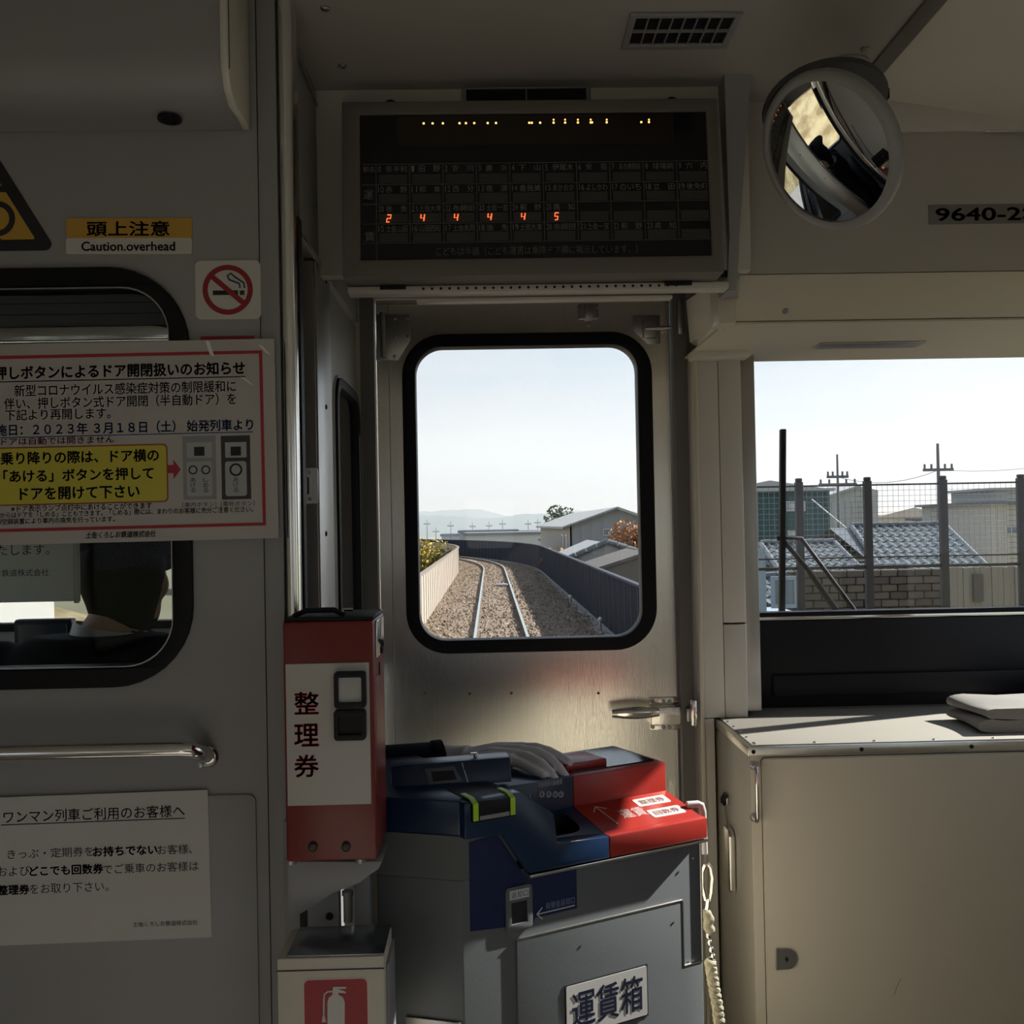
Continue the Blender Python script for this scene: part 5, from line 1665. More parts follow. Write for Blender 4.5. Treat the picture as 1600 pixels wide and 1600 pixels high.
# stitched ridges on the back of the glove and the sleeve cuff
for a_, b_ in (((748, 1163), (797, 1162)), ((752, 1170), (800, 1170))):
    pass
cf = MB()
d_ = (wr0 - Vector((-.24, 1.885, .904))).normalized()
cf.tube([wr0 - d_ * .022, wr0 - d_ * .002], [.0405, .0405], 22)
cf.build('sleeve_cuff', UNI, person, bevel=.002)
# left glove on the desk lever
g2 = MB()
lw = Vector((-1.02, 2.34, .82))
g2.tube([lw + Vector((0, -.01, -.01)), lw + Vector((-.005, .03, .03)), lw + Vector((-.02, .055, .06))], [.030, .034, .030], 14)
for i in range(4):
    p0 = lw + Vector((-.035 + i * .018, .06, .075))
    g2.tube([p0, p0 + Vector((-.004, .028, .012)), p0 + Vector((-.008, .045, -.006)), p0 + Vector((-.008, .04, -.026))], [.011, .010, .0095, .0085], 10)
g2.tube([lw + Vector((.012, .03, .045)), lw + Vector((.035, .05, .06)), lw + Vector((.038, .072, .055))], [.012, .0105, .009], 10)
finish(g2, 'glove', GLOVE, person, .004, 3)

# ================================================================== outside: viaduct, track, fences
RAILZ = 1.35 - 2.39
BALZ = RAILZ - .12
XT = .20                                     # track centre
S0, SBEND, RBEND, S1 = -14.0, 56.0, 95.0, 150.0


def path(s, lat=0.0, z=0.0):
    if s <= SBEND:
        return Vector((XT + lat, s, z))
    a = (s - SBEND) / RBEND
    cx = XT - RBEND
    r = RBEND + lat
    return Vector((cx + r * math.cos(a), SBEND + r * math.sin(a), z))


def heading(s):
    return 0.0 if s <= SBEND else (s - SBEND) / RBEND


def svals(a, b, st, st2):
    v = []
    s = a
    while s < b:
        v.append(s)
        s += st if s < SBEND else st2
    v.append(b)
    return v


def sweep(prof, a, b, st=8.0, st2=2.0):
    mb = MB()
    mb.loft([[path(s, l, z) for l, z in prof] for s in svals(a, b, st, st2)])
    return mb


BALLAST = mat('ballast_stone', (.195, .142, .098), .9, var=.7, scale=1.8, bump=1.0, bscale=38)
n_ = BALLAST.node_tree.nodes
for nd in n_:
    if nd.type == 'BUMP':
        nd.inputs['Distance'].default_value = .05
CONC = mat('viaduct_concrete', (.26, .255, .24), .85, var=.15, scale=3, bump=.3, bscale=30)
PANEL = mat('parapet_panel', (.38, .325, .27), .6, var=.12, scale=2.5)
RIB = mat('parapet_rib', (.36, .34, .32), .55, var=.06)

vd = sweep([(-2.15, BALZ - .5), (2.9, BALZ - .5), (2.9, BALZ - .12), (-2.15, BALZ - .12)], S0, S1).build('viaduct_deck', CONC)
tag(vd, 'concrete viaduct deck under the track', 'viaduct', kind='structure')
bal = MB()
rings = []
random.seed(11)
prof_l = [-2.0, -1.7, -1.45, -1.2, -.9, -.65, -.42, -.2, 0, .2, .42, .65, .9, 1.2, 1.6, 2.1, 2.6, 2.78]
for s in svals(S0, S1, .6, 1.2):
    r = []
    for l in prof_l:
        z = BALZ - max(0, abs(l) - 1.05) * .09 + random.uniform(-.018, .018)
        r.append(path(s + random.uniform(-.1, .1), l, z))
    rings.append(r)
nn = len(prof_l)
bal.add([p for r in rings for p in r], [(k * nn + i, k * nn + i + 1, (k + 1) * nn + i + 1, (k + 1) * nn + i) for k in range(len(rings) - 1) for i in range(nn - 1)])
tag(bal.build('track_ballast', BALLAST, angle=180), 'brown crushed stone ballast covering the viaduct deck', 'ballast', kind='stuff')
# loose stones lying on top of the ballast
stn = MB()
random.seed(31)
for i in range(11000):
    s_ = 9 + 62 * random.random() ** 1.4
    l_ = random.uniform(-1.95, 2.6)
    if abs(abs(l_) - .567) < .09:
        continue
    c_ = path(s_, l_, BALZ - max(0, abs(l_) - 1.05) * .09 + .005)
    r_ = random.uniform(.025, .06)
    a_ = random.uniform(0, 3.1)
    dx, dy = Vector((math.cos(a_), math.sin(a_), random.uniform(-.3, .3))) * r_, Vector((-math.sin(a_), math.cos(a_), random.uniform(-.3, .3))) * r_ * random.uniform(.6, 1)
    h_ = Vector((0, 0, r_ * random.uniform(.6, 1.0)))
    stn.add([c_ + dx, c_ + dy, c_ - dx, c_ - dy, c_ + h_ + dx * .3, c_ + h_ - dx * .3], [(0, 1, 4), (1, 5, 4), (1, 2, 5), (2, 3, 5), (3, 4, 5), (3, 0, 4)])
tag(stn.build('ballast_stones', mat('ballast_loose', (.17, .125, .088), .9, var=.3, scale=3, col2=(.30, .23, .165)), smooth=False, recalc=False), 'loose crushed stones lying over the track bed', 'ballast', kind='stuff')
RAILM = mat('rail_steel', (.70, .77, .75), .28, 1.0, var=.05)
RUST = mat('rail_rust', (.12, .075, .05), .8, var=.2, scale=10)
for sd, nm in ((-1, 'left-hand steel running rail of the track ahead'), (1, 'right-hand steel running rail of the track ahead')):
    c = sd * (.5335 + .033)
    pr = [(c - .06, RAILZ - .15), (c + .06, RAILZ - .15), (c + .06, RAILZ - .135), (c + .01, RAILZ - .12), (c + .01, RAILZ - .04), (c + .0335, RAILZ - .03), (c + .0335, RAILZ - .003), (c - .0335, RAILZ - .003), (c - .0335, RAILZ - .03), (c - .01, RAILZ - .04), (c - .01, RAILZ - .12), (c - .06, RAILZ - .135)]
    rail = empty('rail', path(0, c, RAILZ - .15), nm, 'rail', group='running rails')
    sweep(pr, S0, S1, 10, 1.5).build('rail_web', RUST, rail)
    sweep([(c - .032, RAILZ - .003), (c + .032, RAILZ - .003), (c + .030, RAILZ), (c - .030, RAILZ)], S0, S1, 10, 1.5).build('rail_head', RAILM, rail)
SLP = mat('sleeper_concrete', (.30, .26, .22), .9, var=.15, scale=6)
trk = empty('sleepers', path(0, 0, BALZ - .1), 'weathered sleepers half buried in the ballast under the rails', 'sleepers')
slm = MB().box(-1.0, 1.0, -.11, .11, -.12, 0).build('sleeper', SLP, trk, bevel=.02)
sl_me = slm.data
slm.location = path(3.2, 0, BALZ - .012) - trk.location
for i in range(1, 110):
    o = slm.copy(); COL.objects.link(o); o.parent = trk
    s = 3.2 + i * .72
    o.location = path(s, 0, BALZ - .012) - trk.location
    o.rotation_euler = (0, 0, heading(s))
slm.data.transform(Matrix.Translation(-(Vector((0, 0, 0)))))
# sleeper mesh was built relative to the group's base: shift it to its own centre
for v in sl_me.vertices:
    v.co += trk.location
# ATS transponder between the rails
ats = empty('track_transponder', path(42, 0, BALZ), 'small pale transponder box between the rails', 'transponder')
MB().box(XT - .05, XT + .50, 41.6, 42.0, BALZ, RAILZ - .02).build('case', PAINT_GREY, ats, bevel=.02)
MB().box(XT + .02, XT + .43, 41.68, 41.92, RAILZ - .02, RAILZ + .0).build('lid', WHITE, ats, bevel=.01)

# parapet fences: one panel and one rib per metre
PZ0, PZ1 = BALZ - .2, 1.35 - 1.23
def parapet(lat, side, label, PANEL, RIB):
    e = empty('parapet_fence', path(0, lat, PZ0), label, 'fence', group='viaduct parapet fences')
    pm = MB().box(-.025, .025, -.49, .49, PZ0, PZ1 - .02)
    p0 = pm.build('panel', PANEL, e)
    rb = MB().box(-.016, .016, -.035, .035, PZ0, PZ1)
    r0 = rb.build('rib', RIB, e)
    pm_, rm_ = p0.data, r0.data
    for me in (pm_, rm_):
        for v in me.vertices:
            v.co += Vector((e.location.x, e.location.y, e.location.z))
    first = True
    s = -13.5
    far_p, far_r = MB(), MB()
    k = 0
    while s < S1 - 1:
        loc = path(s, lat, 0) - Vector((e.location.x, e.location.y, e.location.z))
        loc2 = path(s + .5, lat - side * .022, 0) - Vector((e.location.x, e.location.y, e.location.z))
        h = heading(s)
        if s < 110:
            a = p0 if first else p0.copy()
            b2 = r0 if first else r0.copy()
            if not first:
                COL.objects.link(a); COL.objects.link(b2); a.parent = e; b2.parent = e
            a.location, b2.location = loc, loc2
            a.rotation_euler = (0, 0, h); b2.rotation_euler = (0, 0, heading(s + .5))
            first = False
        else:
            c_, s_ = math.cos(h), math.sin(h)
            q = path(s, lat, 0)
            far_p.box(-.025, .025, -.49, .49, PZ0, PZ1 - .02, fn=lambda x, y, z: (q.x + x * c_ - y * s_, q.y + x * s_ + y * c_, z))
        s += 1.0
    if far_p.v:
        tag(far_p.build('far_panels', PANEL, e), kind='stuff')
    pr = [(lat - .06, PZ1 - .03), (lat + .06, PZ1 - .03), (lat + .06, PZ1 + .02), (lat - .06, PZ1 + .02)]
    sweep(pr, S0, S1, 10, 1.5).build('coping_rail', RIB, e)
    pr = [(lat - side * .02 - .1, BALZ - .2), (lat - side * .02 + .1, BALZ - .2), (lat - side * .02 + .1, BALZ - .10), (lat - side * .02 - .1, BALZ - .10)]
    sweep(pr, S0, S1, 10, 1.5).build('kerb', CONC, e)
    return e
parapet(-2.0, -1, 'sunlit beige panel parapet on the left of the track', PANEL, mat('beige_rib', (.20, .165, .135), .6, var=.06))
parapet(2.70, 1, 'panel parapet on the right of the track, shade put into its dark colour', mat('shade_dark_panel', (.024, .029, .042), .9, var=.1, scale=2.5, spec=.06), mat('shade_dark_rib', (.07, .078, .098), .8, var=.06, spec=.1))  # darkness of the shaded side put into panel and rib colours
for s, lat in ((33.0, 2.35), (25.0, 2.45)):
    m_ = empty('trackside_marker', path(s, lat, BALZ), 'small white marker post beside the right-hand parapet' if s > 30 else 'nearer small white marker cap beside the right-hand parapet', 'marker')
    q = path(s, lat, BALZ - .1)
    MB().cyl((q.x, q.y, q.z), (q.x, q.y, q.z + .22), .03, 10).build('stem', STEEL_DARK, m_)
    MB().ell((q.x, q.y, q.z + .26), .06, .06, .06, 12, 8).build('cap', WHITE, m_)

# ------------------------------------------------------------------ land
GZ = -6.0
GRASS = mat('fields', (.18, .17, .10), .95, var=.35, scale=.05)
g_ = MB().add([(-900, -200, GZ), (900, -200, GZ), (900, 1500, GZ), (-900, 1500, GZ)], [(0, 1, 2, 3)]).build('ground', GRASS)
tag(g_, 'flat ground with fields below the viaduct', 'ground', kind='structure')

WALLS = {}
def wm(name, col):
    return mat('wall_' + name, col, .8, var=.06, scale=1.5)

LEAFY = {}
def tree(loc, rx, rz, cols, label, n=1500, leaf=.16, trunk=True, seed=1, name='tree', group=None):
    random.seed(seed)
    e = empty(name, (loc[0], loc[1], GZ), label, 'tree', group=group)
    mb = MB()
    blobs = [(random.uniform(-.55, .55), random.uniform(-.55, .55), random.uniform(-.6, .6), random.uniform(.35, .55)) for _ in range(14)]
    for i in range(n):
        bx, by, bz, br = random.choice(blobs)
        d = Vector((random.gauss(0, 1), random.gauss(0, 1), random.gauss(0, 1))).normalized() * br * random.uniform(.75, 1.05)
        c = Vector((loc[0] + (bx + d.x) * rx, loc[1] + (by + d.y) * rx, loc[2] + (bz + d.z) * rz))
        a = Vector((random.gauss(0, 1), random.gauss(0, 1), random.gauss(0, 1))).normalized()
        t = a.orthogonal().normalized(); w = a.cross(t)
        l = leaf * random.uniform(.6, 1.3)
        mb.add([c - t * l, c - w * l * .6, c + t * l, c + w * l * .6], [(0, 1, 2, 3)])
    m = mat('leaf_' + label[:12].replace(' ', '_'), cols[0], .7, var=.2, scale=1.1 / max(rx, .1) * 1.5, col2=cols[1])
    tag(mb.build('crown', m, e, smooth=False, recalc=False), kind='stuff')
    tr = MB().tube([(loc[0], loc[1], GZ), (loc[0] + .1, loc[1], (GZ + loc[2]) / 2), (loc[0], loc[1], loc[2])], [.22, .16, .08], 10)
    for k in range(4):
        a = k * 1.6
        tr.tube([(loc[0], loc[1], loc[2] - rz * .5), (loc[0] + rx * .5 * math.cos(a), loc[1] + rx * .5 * math.sin(a), loc[2] + rz * .2)], [.07, .03], 8)
    tr.build('trunk', mat('bark', (.10, .07, .05), .9), e)
    return e

c = at(681, 876, 68)
tree((c.x - .9, 68, c.z - .5), 2.0, 2.0, ((.24, .23, .035), (.52, .37, .06)), 'yellowing autumn tree beyond the left-hand parapet', 2600, .13, seed=4)
c = at(975, 845, 52)
tree((c.x + .4, 52, c.z), 1.3, 1.0, ((.34, .15, .06), (.46, .23, .09)), 'orange autumn tree in front of the grey gabled building', 1800, .10, seed=5)
c = at(872, 866, 57)
tree((c.x, 57, c.z - .4), 1.1, .9, ((.33, .19, .09), (.42, .27, .13)), 'small orange tree at the corner of the grey gabled building', 900, .08, seed=6)
c = at(882, 803, 110)
tree((c.x, 110, c.z - .6), 2.2, 1.6, ((.11, .13, .09), (.15, .17, .12)), 'green tree rising behind the roof of the grey gabled building', 1400, .16, seed=8)


def window_part(e, fn, box, w, frame=WHITE, glass=None):
    u0, u1, v0, v1 = box
    d = (v1 - v0) * .12
    f = MB().plate(rect(u0, u1, v0, v1), [list(reversed(rect(u0 + d, u1 - d, v0 + d, v1 - d)))], fn, -w, 0).build('window', frame, e)
    MB().plate(rect(u0 + d, u1 - d, v0 + d, v1 - d), [], fn, -w * .5, -w * .2).build('pane', glass or mat('far_pane', (.16, .20, .24), .15, var=0), f)
    return f

# grey gabled building ahead, gable towards the track
Yg = 60.0
gb = empty('gabled_building', (at(940, 850, Yg).x, Yg, GZ), 'big grey gabled building right of the track ahead', 'building')
xl, xr, xp = at(891, 850, Yg).x, at(1040, 850, Yg).x, at(964, 800, Yg).x
ze, zp = at(891, 822, Yg).z, at(964, 797, Yg).z
zer = ze + .25
GABLE_SHADEW = wm('gable_shade_grey', (.27, .28, .31)); SIDE_LITW = wm('beige', (.46, .42, .37)); ROOFG = mat('pale_metal_roof', (.36, .355, .345), .5, var=.05)  # shaded gable and lit side wall put into two wall colours
MB().prism([(xl, GZ), (xr, GZ), (xr, zer - .4), (xp, zp), (xl, ze)], FY(Yg), 0, .2).build('gable_wall', GABLE_SHADEW, gb)
MB().box(xl - .05, xl + .1, Yg, Yg + 34, GZ, ze - .02).build('side_wall', SIDE_LITW, gb)
MB().prism([(xl - .45, ze - .16), (xp, zp + .05), (xp, zp + .2), (xl - .45, ze - .02)], FY(Yg - .4), 0, 35).build('roof_slope', ROOFG, gb)
MB().prism([(xp, zp + .05), (xr + .4, zer - .52), (xr + .4, zer - .37), (xp, zp + .2)], FY(Yg - .4), 0, 35).build('roof_slope', ROOFG, gb)
MB().prism([(xl - .46, ze - .17), (xp, zp + .04), (xp, zp + .1), (xl - .46, ze - .11)], FY(Yg - .45), 0, .06).build('verge_board', mat('verge_dark', (.12, .12, .13), .6), gb)
u = pb(942, 826, 954, 837, Yg); window_part(gb, FY(Yg), u, .06)
for y0 in (Yg + 1.2, Yg + 4.2):
    window_part(gb, lambda a, b_, w: (xl - .05 + w, a, b_), (y0, y0 + 1.9, ze - 1.5, ze - .5), .06)

# little tiled house nearer the fence
Yh = 42.0
sh = empty('tiled_house', (at(945, 870, Yh).x, Yh, GZ), 'small house with dark ridge tiles beside the right-hand parapet', 'house')
xl, xr, xp = at(884, 880, Yh).x, at(1010, 880, Yh).x, at(950, 880, Yh).x
ze, zp = at(884, 876, Yh).z, at(950, 848, Yh).z
MB().prism([(xl + .1, GZ), (xr, GZ), (xr, ze + .1), (xp, zp - .02), (xl + .1, ze - .02)], FY(Yh), 0, .2).build('gable_wall', wm('pale_grey', (.34, .335, .32)), sh)
TILE = mat('roof_tile', (.13, .14, .155), .35, var=.2, scale=4)
for (a, b_) in (((xl, ze), (xp, zp)), ((xp, zp), (xr, ze + .15))):
    a, b_ = Vector(a), Vector(b_)
    nseg = max(4, int((b_ - a).length / .38))
    for i in range(nseg):
        p, q = a.lerp(b_, i / nseg), a.lerp(b_, (i + .92) / nseg)
        MB().cyl((p.x, Yh - .08, p.y + .04), (q.x, Yh - .08, q.y + .06), .12, 10).build('ridge_tile', TILE, sh)
MB().prism([(xl, ze), (xp, zp), (xp, zp - .06), (xl, ze - .06)], FY(Yh - .05), 0, 9).build('roof_slope', ROOFG, sh)
MB().prism([(xp, zp), (xr, ze + .15), (xr, ze + .09), (xp, zp - .06)], FY(Yh - .05), 0, 9).build('roof_slope', TILE, sh)
YL = 33
lean = empty('lean_to_roof', (at(970, 890, YL).x, YL, GZ), 'dark lean-to roof below the small tiled house', 'roof')
MB().prism([(at(915, 893, YL).x, at(915, 893, YL).z), (at(1010, 862, YL).x, at(1010, 862, YL).z), (at(1010, 862, YL).x, at(1010, 868, YL).z), (at(915, 893, YL).x, at(915, 897, YL).z)], FY(YL), 0, 5).build('roof_sheet', mat('brown_sheet', (.12, .105, .09), .7), lean)
MB().prism([(at(925, 895, YL).x, GZ), (at(1010, 868, YL).x, GZ), (at(1010, 868, YL).x, at(1010, 868, YL).z), (at(925, 893, YL).x, at(925, 893, YL).z)], FY(YL + .1), 0, 4.8).build('wall', wm('dark_board', (.16, .14, .12)), lean)

# low white building, distant blocks and poles
def block(name, x0, y0, x1, Y, depth, col, label, roof=None, cat='building', group=None):
    u0, u1 = at(x0, y0, Y).x, at(x1, y0, Y).x
    zt_ = at((x0 + x1) / 2, y0, Y).z
    e = empty(name, ((u0 + u1) / 2, Y, GZ), label, cat, group=group)
    MB().box(u0, u1, Y, Y + depth, GZ, zt_).build('walls', wm(label[:14].replace(' ', '_'), col), e)
    MB().box(u0 - .3, u1 + .3, Y - .3, Y + depth + .3, zt_, zt_ + .25 * Y / 100).build('roof_edge', roof or ROOFG, e)
    return e, u0, u1, zt_
DKR = mat('dark_flat_roof', (.14, .15, .17), .7)
block('low_building', 727, 836, 850, 150, 20, (.5, .495, .485), 'long low white building beyond the bend', DKR)
block('low_building', 718, 832, 808, 176, 20, (.30, .33, .38), 'grey upper storey behind the long low white building', DKR)
block('distant_block', 812, 833, 842, 190, 20, (.60, .62, .64), 'pale block with dark window band far behind the bend', DKR)
block('distant_block', 690, 838, 722, 230, 20, (.36, .40, .45), 'blue-grey shed far left behind the bend', DKR)
block('distant_block', 850, 846, 860, 120, 8, (.66, .66, .66), 'small white hut at the corner of the gabled building', DKR)
random.seed(21)
def pole(x, ytop, Y, bar=None, label='', wires=False, r=.11):
    p = at(x, ytop, Y)
    e = empty('utility_pole', (p.x, Y, GZ), label, 'pole')
    MB().tube([(p.x, Y, GZ), (p.x, Y, p.z)], [r * 1.25, r * .5], 10).build('shaft', mat('pole_grey', (.13, .135, .15), .8), e)
    for (yb, hw) in (bar or []):
        z = at(x, yb, Y).z; h = hw * Y / FPX
        MB().box(p.x - h, p.x + h, Y - .05, Y + .05, z - .06, z + .06).build('crossarm', mat('pole_grey', (.13, .135, .15), .8), e)
        for k in (-.9, -.45, .45, .9):
            MB().cyl((p.x + h * k, Y, z + .05), (p.x + h * k, Y, z + .25), .05, 8).build('insulator', MATS['pole_grey'], e)
    return e
for x, yt, nm in ((667, 812, 'far left'), (681, 824, 'second from the left'), (704, 815, 'third from the left'), (738, 816, 'above the white building'), (764, 815, 'above the bend'), (785, 812, 'double'), (825, 812, 'left of the gabled building'), (840, 810, 'next to the gabled building')):
    pole(x, yt, 210, [(yt + 7, 5)], 'thin distant utility pole on the skyline, ' + nm, r=.10)
mtn = MB()
def ridge(Y, ys, xs, nm, col, lab):
    top = []
    random.seed(len(nm))
    for i in range(len(xs) - 1):
        for k in range(12):
            t = k / 12
            x = xs[i] + (xs[i + 1] - xs[i]) * t
            y = ys[i] + (ys[i + 1] - ys[i]) * (3 * t * t - 2 * t ** 3) + random.uniform(-.8, .8)
            p = at(x, y, Y); top.append((p.x, p.z))
    mb = MB()
    n = len(top)
    vs = [(x, Y, z) for x, z in top] + [(x, Y - Y * .12, GZ) for x, z in top] + [(x, Y + Y * .12, GZ) for x, z in top]
    mb.add(vs, [(i, i + 1, n + i + 1, n + i) for i in range(n - 1)] + [(2 * n + i, 2 * n + i + 1, i + 1, i) for i in range(n - 1)])
    return tag(mb.build(nm, mat(nm + '_wood', col, .95, var=.2, scale=.01), angle=180), lab, 'mountain', kind='structure')
ridge(1100, [800, 795, 812, 800, 796, 806, 798, 800, 806], [-900, 200, 560, 640, 740, 800, 900, 1100, 2600], 'mountain_range', (.10, .13, .13), 'hazy blue mountain range on the horizon')
ridge(800, [812, 806, 803, 806, 810, 803, 808, 806], [-700, 300, 600, 690, 760, 830, 1100, 2400], 'mountain_foothills', (.10, .13, .12), 'hazy foothills in front of the mountain range')

# ------------------------------------------------------------------ view through the right-hand windscreen
# screen fence of posts and wire mesh on a low wall
YFN = 14.0
sf = empty('mesh_fence', (at(1380, 950, YFN).x, YFN, -1.5), 'brown post and wire mesh screen fence outside the right-hand windscreen', 'fence')
FPM = mat('fence_brown', (.022, .017, .019), .6, var=.15)
xs = [1143, 1250, 1357, 1475, 1597, 1722]
ztop = at(1400, 748, YFN).z
zb = -1.6
for i, x in enumerate(xs):
    q = at(x, 850, YFN).x
    po = MB().box(q - .05, q + .05, YFN - .05, YFN + .05, zb, ztop - .02).build('post', FPM, sf, bevel=.01)
    MB().box(q - .042, q + .042, YFN - .042, YFN + .042, ztop - .02, ztop + .03).build('post_cap', FPM, po, bevel=.015)
xa, xb = at(xs[0], 850, YFN).x, at(xs[-1], 850, YFN).x
zr = at(1400, 885, YFN).z
for (y, r) in ((885, .022), (757, .012), (870, .010)):
    z = at(1400, y, YFN).z
    for i in range(len(xs) - 1):
        a, b_ = at(xs[i], 850, YFN).x, at(xs[i + 1], 850, YFN).x
        MB().cyl((a + .05, YFN, z), (b_ - .05, YFN, z), r, 8).build('rail', FPM, sf)
wmh = MB()
WIRE = mat('galvanised_wire', (.16, .165, .17), .5, .6, var=0)
x = xa
while x < xb:
    wmh.tube([(x, YFN - .005, zr), (x, YFN - .005, at(1400, 755, YFN).z)], .0026, 4, caps=False)
    x += .075
z = zr
while z < at(1400, 755, YFN).z:
    wmh.tube([(xa, YFN, z), (xb, YFN, z)], .0026, 4, caps=False)
    z += .075
tag(wmh.build('wire_mesh', WIRE, sf), kind='stuff')
tag(MB().box(xa - .3, xb + .3, YFN - .15, YFN + .15, GZ, zb).build('retaining_wall', CONC), 'concrete wall carrying the mesh screen fence', 'wall', kind='structure')

# houses behind it
def tile_field(e, o, du, dv, nu, nv):
    """o: eave corner, du along the eave, dv up the slope (vectors of the whole field)"""
    o, du, dv = Vector(o), Vector(du), Vector(dv)
    cu, cv = du / nu, dv / nv
    n = du.cross(dv).normalized()
    if n.z < 0:
        n = -n
    w, h = cu.length, cv.length
    prof = [(0, .03), (.18, .0), (.42, -.01), (.62, .02), (.80, .085), (.95, .06), (1.06, .02)]
    eu, ev = cu.normalized(), cv.normalized()
    vs, fs_ = [], []
    m = len(prof)
    for (t, lift) in ((-.06, .035), (1.08, 0.0)):
        for (a, b_) in prof:
            vs.append(eu * a * w + ev * t * h + n * (b_ * .9 * min(1, w * 3) + lift))
    for (a, b_) in prof:
        vs.append(eu * a * w + ev * (-.06) * h + n * (b_ * .9 * min(1, w * 3) - .012))
    fs_ = [(i, i + 1, m + i + 1, m + i) for i in range(m - 1)] + [(2 * m + i, 2 * m + i + 1, i + 1, i) for i in range(m - 1)]
    me = bpy.data.meshes.new('roof_tile')
    me.from_pydata([tuple(v) for v in vs], [], fs_)
    me.polygons.foreach_set('use_smooth', [True] * len(me.polygons))
    me.set_sharp_from_angle(angle=math.radians(40))
    me.materials.append(GLAZED)
    base = wloc(e)
    for i in range(nu):
        for j in range(nv):
            ob = bpy.data.objects.new('roof_tile', me)
            COL.objects.link(ob); ob.parent = e
            ob.location = o + cu * i + cv * j - base
GLAZED = mat('glazed_tile', (.15, .165, .17), .24, var=.15, scale=3, coat=.3)

def tiled(name, x0, x1, yr, ye, Y, run, nu, nv, label, wallc, skew=0.0, hip=.0):
    a, b_ = at(x0, ye, Y).x, at(x1, ye, Y).x
    zE, zR = at((x0 + x1) / 2, ye, Y).z, at((x0 + x1) / 2, yr, Y + run).z
    e = empty(name, ((a + b_) / 2, Y, GZ), label, 'house')
    MB().box(a + .3, b_ - .3, Y + .4, Y + 2 * run - .4, GZ, zE - .05).build('walls', wm(label[:16].replace(' ', '_'), wallc), e)
    MB().add([(a, Y, zE), (b_, Y, zE), (b_, Y + run, zR), (a, Y + run, zR), (b_, Y + 2 * run, zE), (a, Y + 2 * run, zE), (a, Y + .1, zE - .1), (b_, Y + .1, zE - .1)],
             [(0, 1, 2, 3), (3, 2, 4, 5), (0, 6, 7, 1)]).build('roof_bed', TILE, e)
    tile_field(e, (a, Y - .05, zE + .02), (b_ - a, 0, 0), (skew, run, zR - zE), nu, nv)
    nr = max(5, int((b_ - a) / .35))
    for i in range(nr):
        p = a + (b_ - a) * i / nr; q = a + (b_ - a) * (i + .93) / nr
        MB().cyl((p + skew, Y + run, zR + .08), (q + skew, Y + run, zR + .10), .12, 8).build('ridge_tile', TILE, e)
    for sgn, xx in ((0, a), (1, b_)):
        MB().cyl((xx, Y, zE + .06), (xx + skew, Y + run, zR + .06), .10, 8).build('verge_tile', TILE, e)
    return e
tiled('tiled_house', 1222, 1352, 850, 900, 34, 4.5, 9, 7, 'glazed tile roof left of centre behind the mesh fence', (.40, .36, .32), skew=.5)
tiled('tiled_house', 1378, 1545, 822, 892, 36, 5.5, 11, 8, 'large glazed tile roof behind the middle of the mesh fence', (.42, .40, .36), skew=.9)
tiled('tiled_house', 1368, 1472, 890, 921, 27, 2.2, 8, 4, 'low strip of glazed roof tiles below the large tile roof', (.30, .25, .20))
tiled('tiled_house', 1150, 1262, 905, 945, 26, 2.2, 7, 4, 'low tile roof beside the wiper blade', (.45, .44, .42), skew=.2)
# green building with white windows
e, u0, u1, zt_ = block('green_building', 1120, 768, 1296, 62, 12, (.055, .115, .125), 'dark green building with white windows outside the windscreen', mat('pale_roof2', (.44, .44, .445), .6))
MB().prism([(u0 - .4, zt_), (u1 + .4, zt_), (at(1200, 750, 62).x, at(1200, 751, 62).z)], FY(61.6), 0, 13).build('roof', MATS['pale_roof2'], e)
for (x0, y0, x1, y1) in ((1228, 783, 1258, 799), (1170, 785, 1182, 797), (1230, 828, 1254, 841), (1170, 829, 1183, 842)):
    window_part(e, FY(62), pb(x0, y0, x1, y1, 62), .1, WHITE, mat('pale_blind', (.55, .57, .58), .5, var=.05))
for k in range(12):
    x = u0 + (u1 - u0) * (k + .5) / 12
    MB().box(x - .03, x + .03, 61.94, 62.0, GZ, zt_).build('siding_rib', wm('dark_green_bui', (.055, .115, .125)), e)
# warehouse with sloping roof
Yw = 75
wh = empty('warehouse', (at(1335, 800, Yw).x, Yw, GZ), 'pale warehouse with sloping roof behind the utility pole', 'building')
pts = [(1284, 778), (1345, 760), (1372, 766), (1372, 960), (1284, 960)]
MB().prism([(at(x, y, Yw).x, max(GZ, at(x, y, Yw).z)) for x, y in reversed(pts)], FY(Yw), 0, 15).build('walls', wm('warehouse', (.50, .48, .46)), wh)
MB().prism([(at(1278, 781, Yw).x, at(1278, 781, Yw).z), (at(1345, 759, Yw).x, at(1345, 759, Yw).z), (at(1345, 756, Yw).x, at(1345, 756, Yw).z), (at(1278, 778, Yw).x, at(1278, 778, Yw).z)], FY(Yw - .5), 0, 16).build('roof_sheet', mat('pale_roof2', (.44, .44, .445), .6), wh)
for k in range(8):
    q = at(1290 + k * 10.5, 800, Yw).x
    MB().box(q - .03, q + .03, Yw - .06, Yw, GZ, at(1300, 785, Yw).z).build('siding_rib', wm('warehouse', (.50, .48, .46)), wh)
e, u0, u1, zt_ = block('low_house', 1370, 808, 1475, 90, 10, (.50, .48, .46), 'pale low house far behind the large tile roof', mat('pale_roof2', (.44, .44, .445), .6))
MB().prism([(u0 - .5, zt_), (u1 + .5, zt_), (at(1425, 793, 90).x, at(1425, 793, 90).z)], FY(89.5), 0, 11).build('roof', mat('rose_roof', (.50, .44, .41), .7), e)
e, u0, u1, zt_ = block('beige_house', 1508, 812, 1560, 62, 8, (.35, .32, .28), 'beige house with dark eaves right of the large tile roof', DKR)
window_part(e, FY(62), pb(1528, 822, 1545, 835, 62), .08)
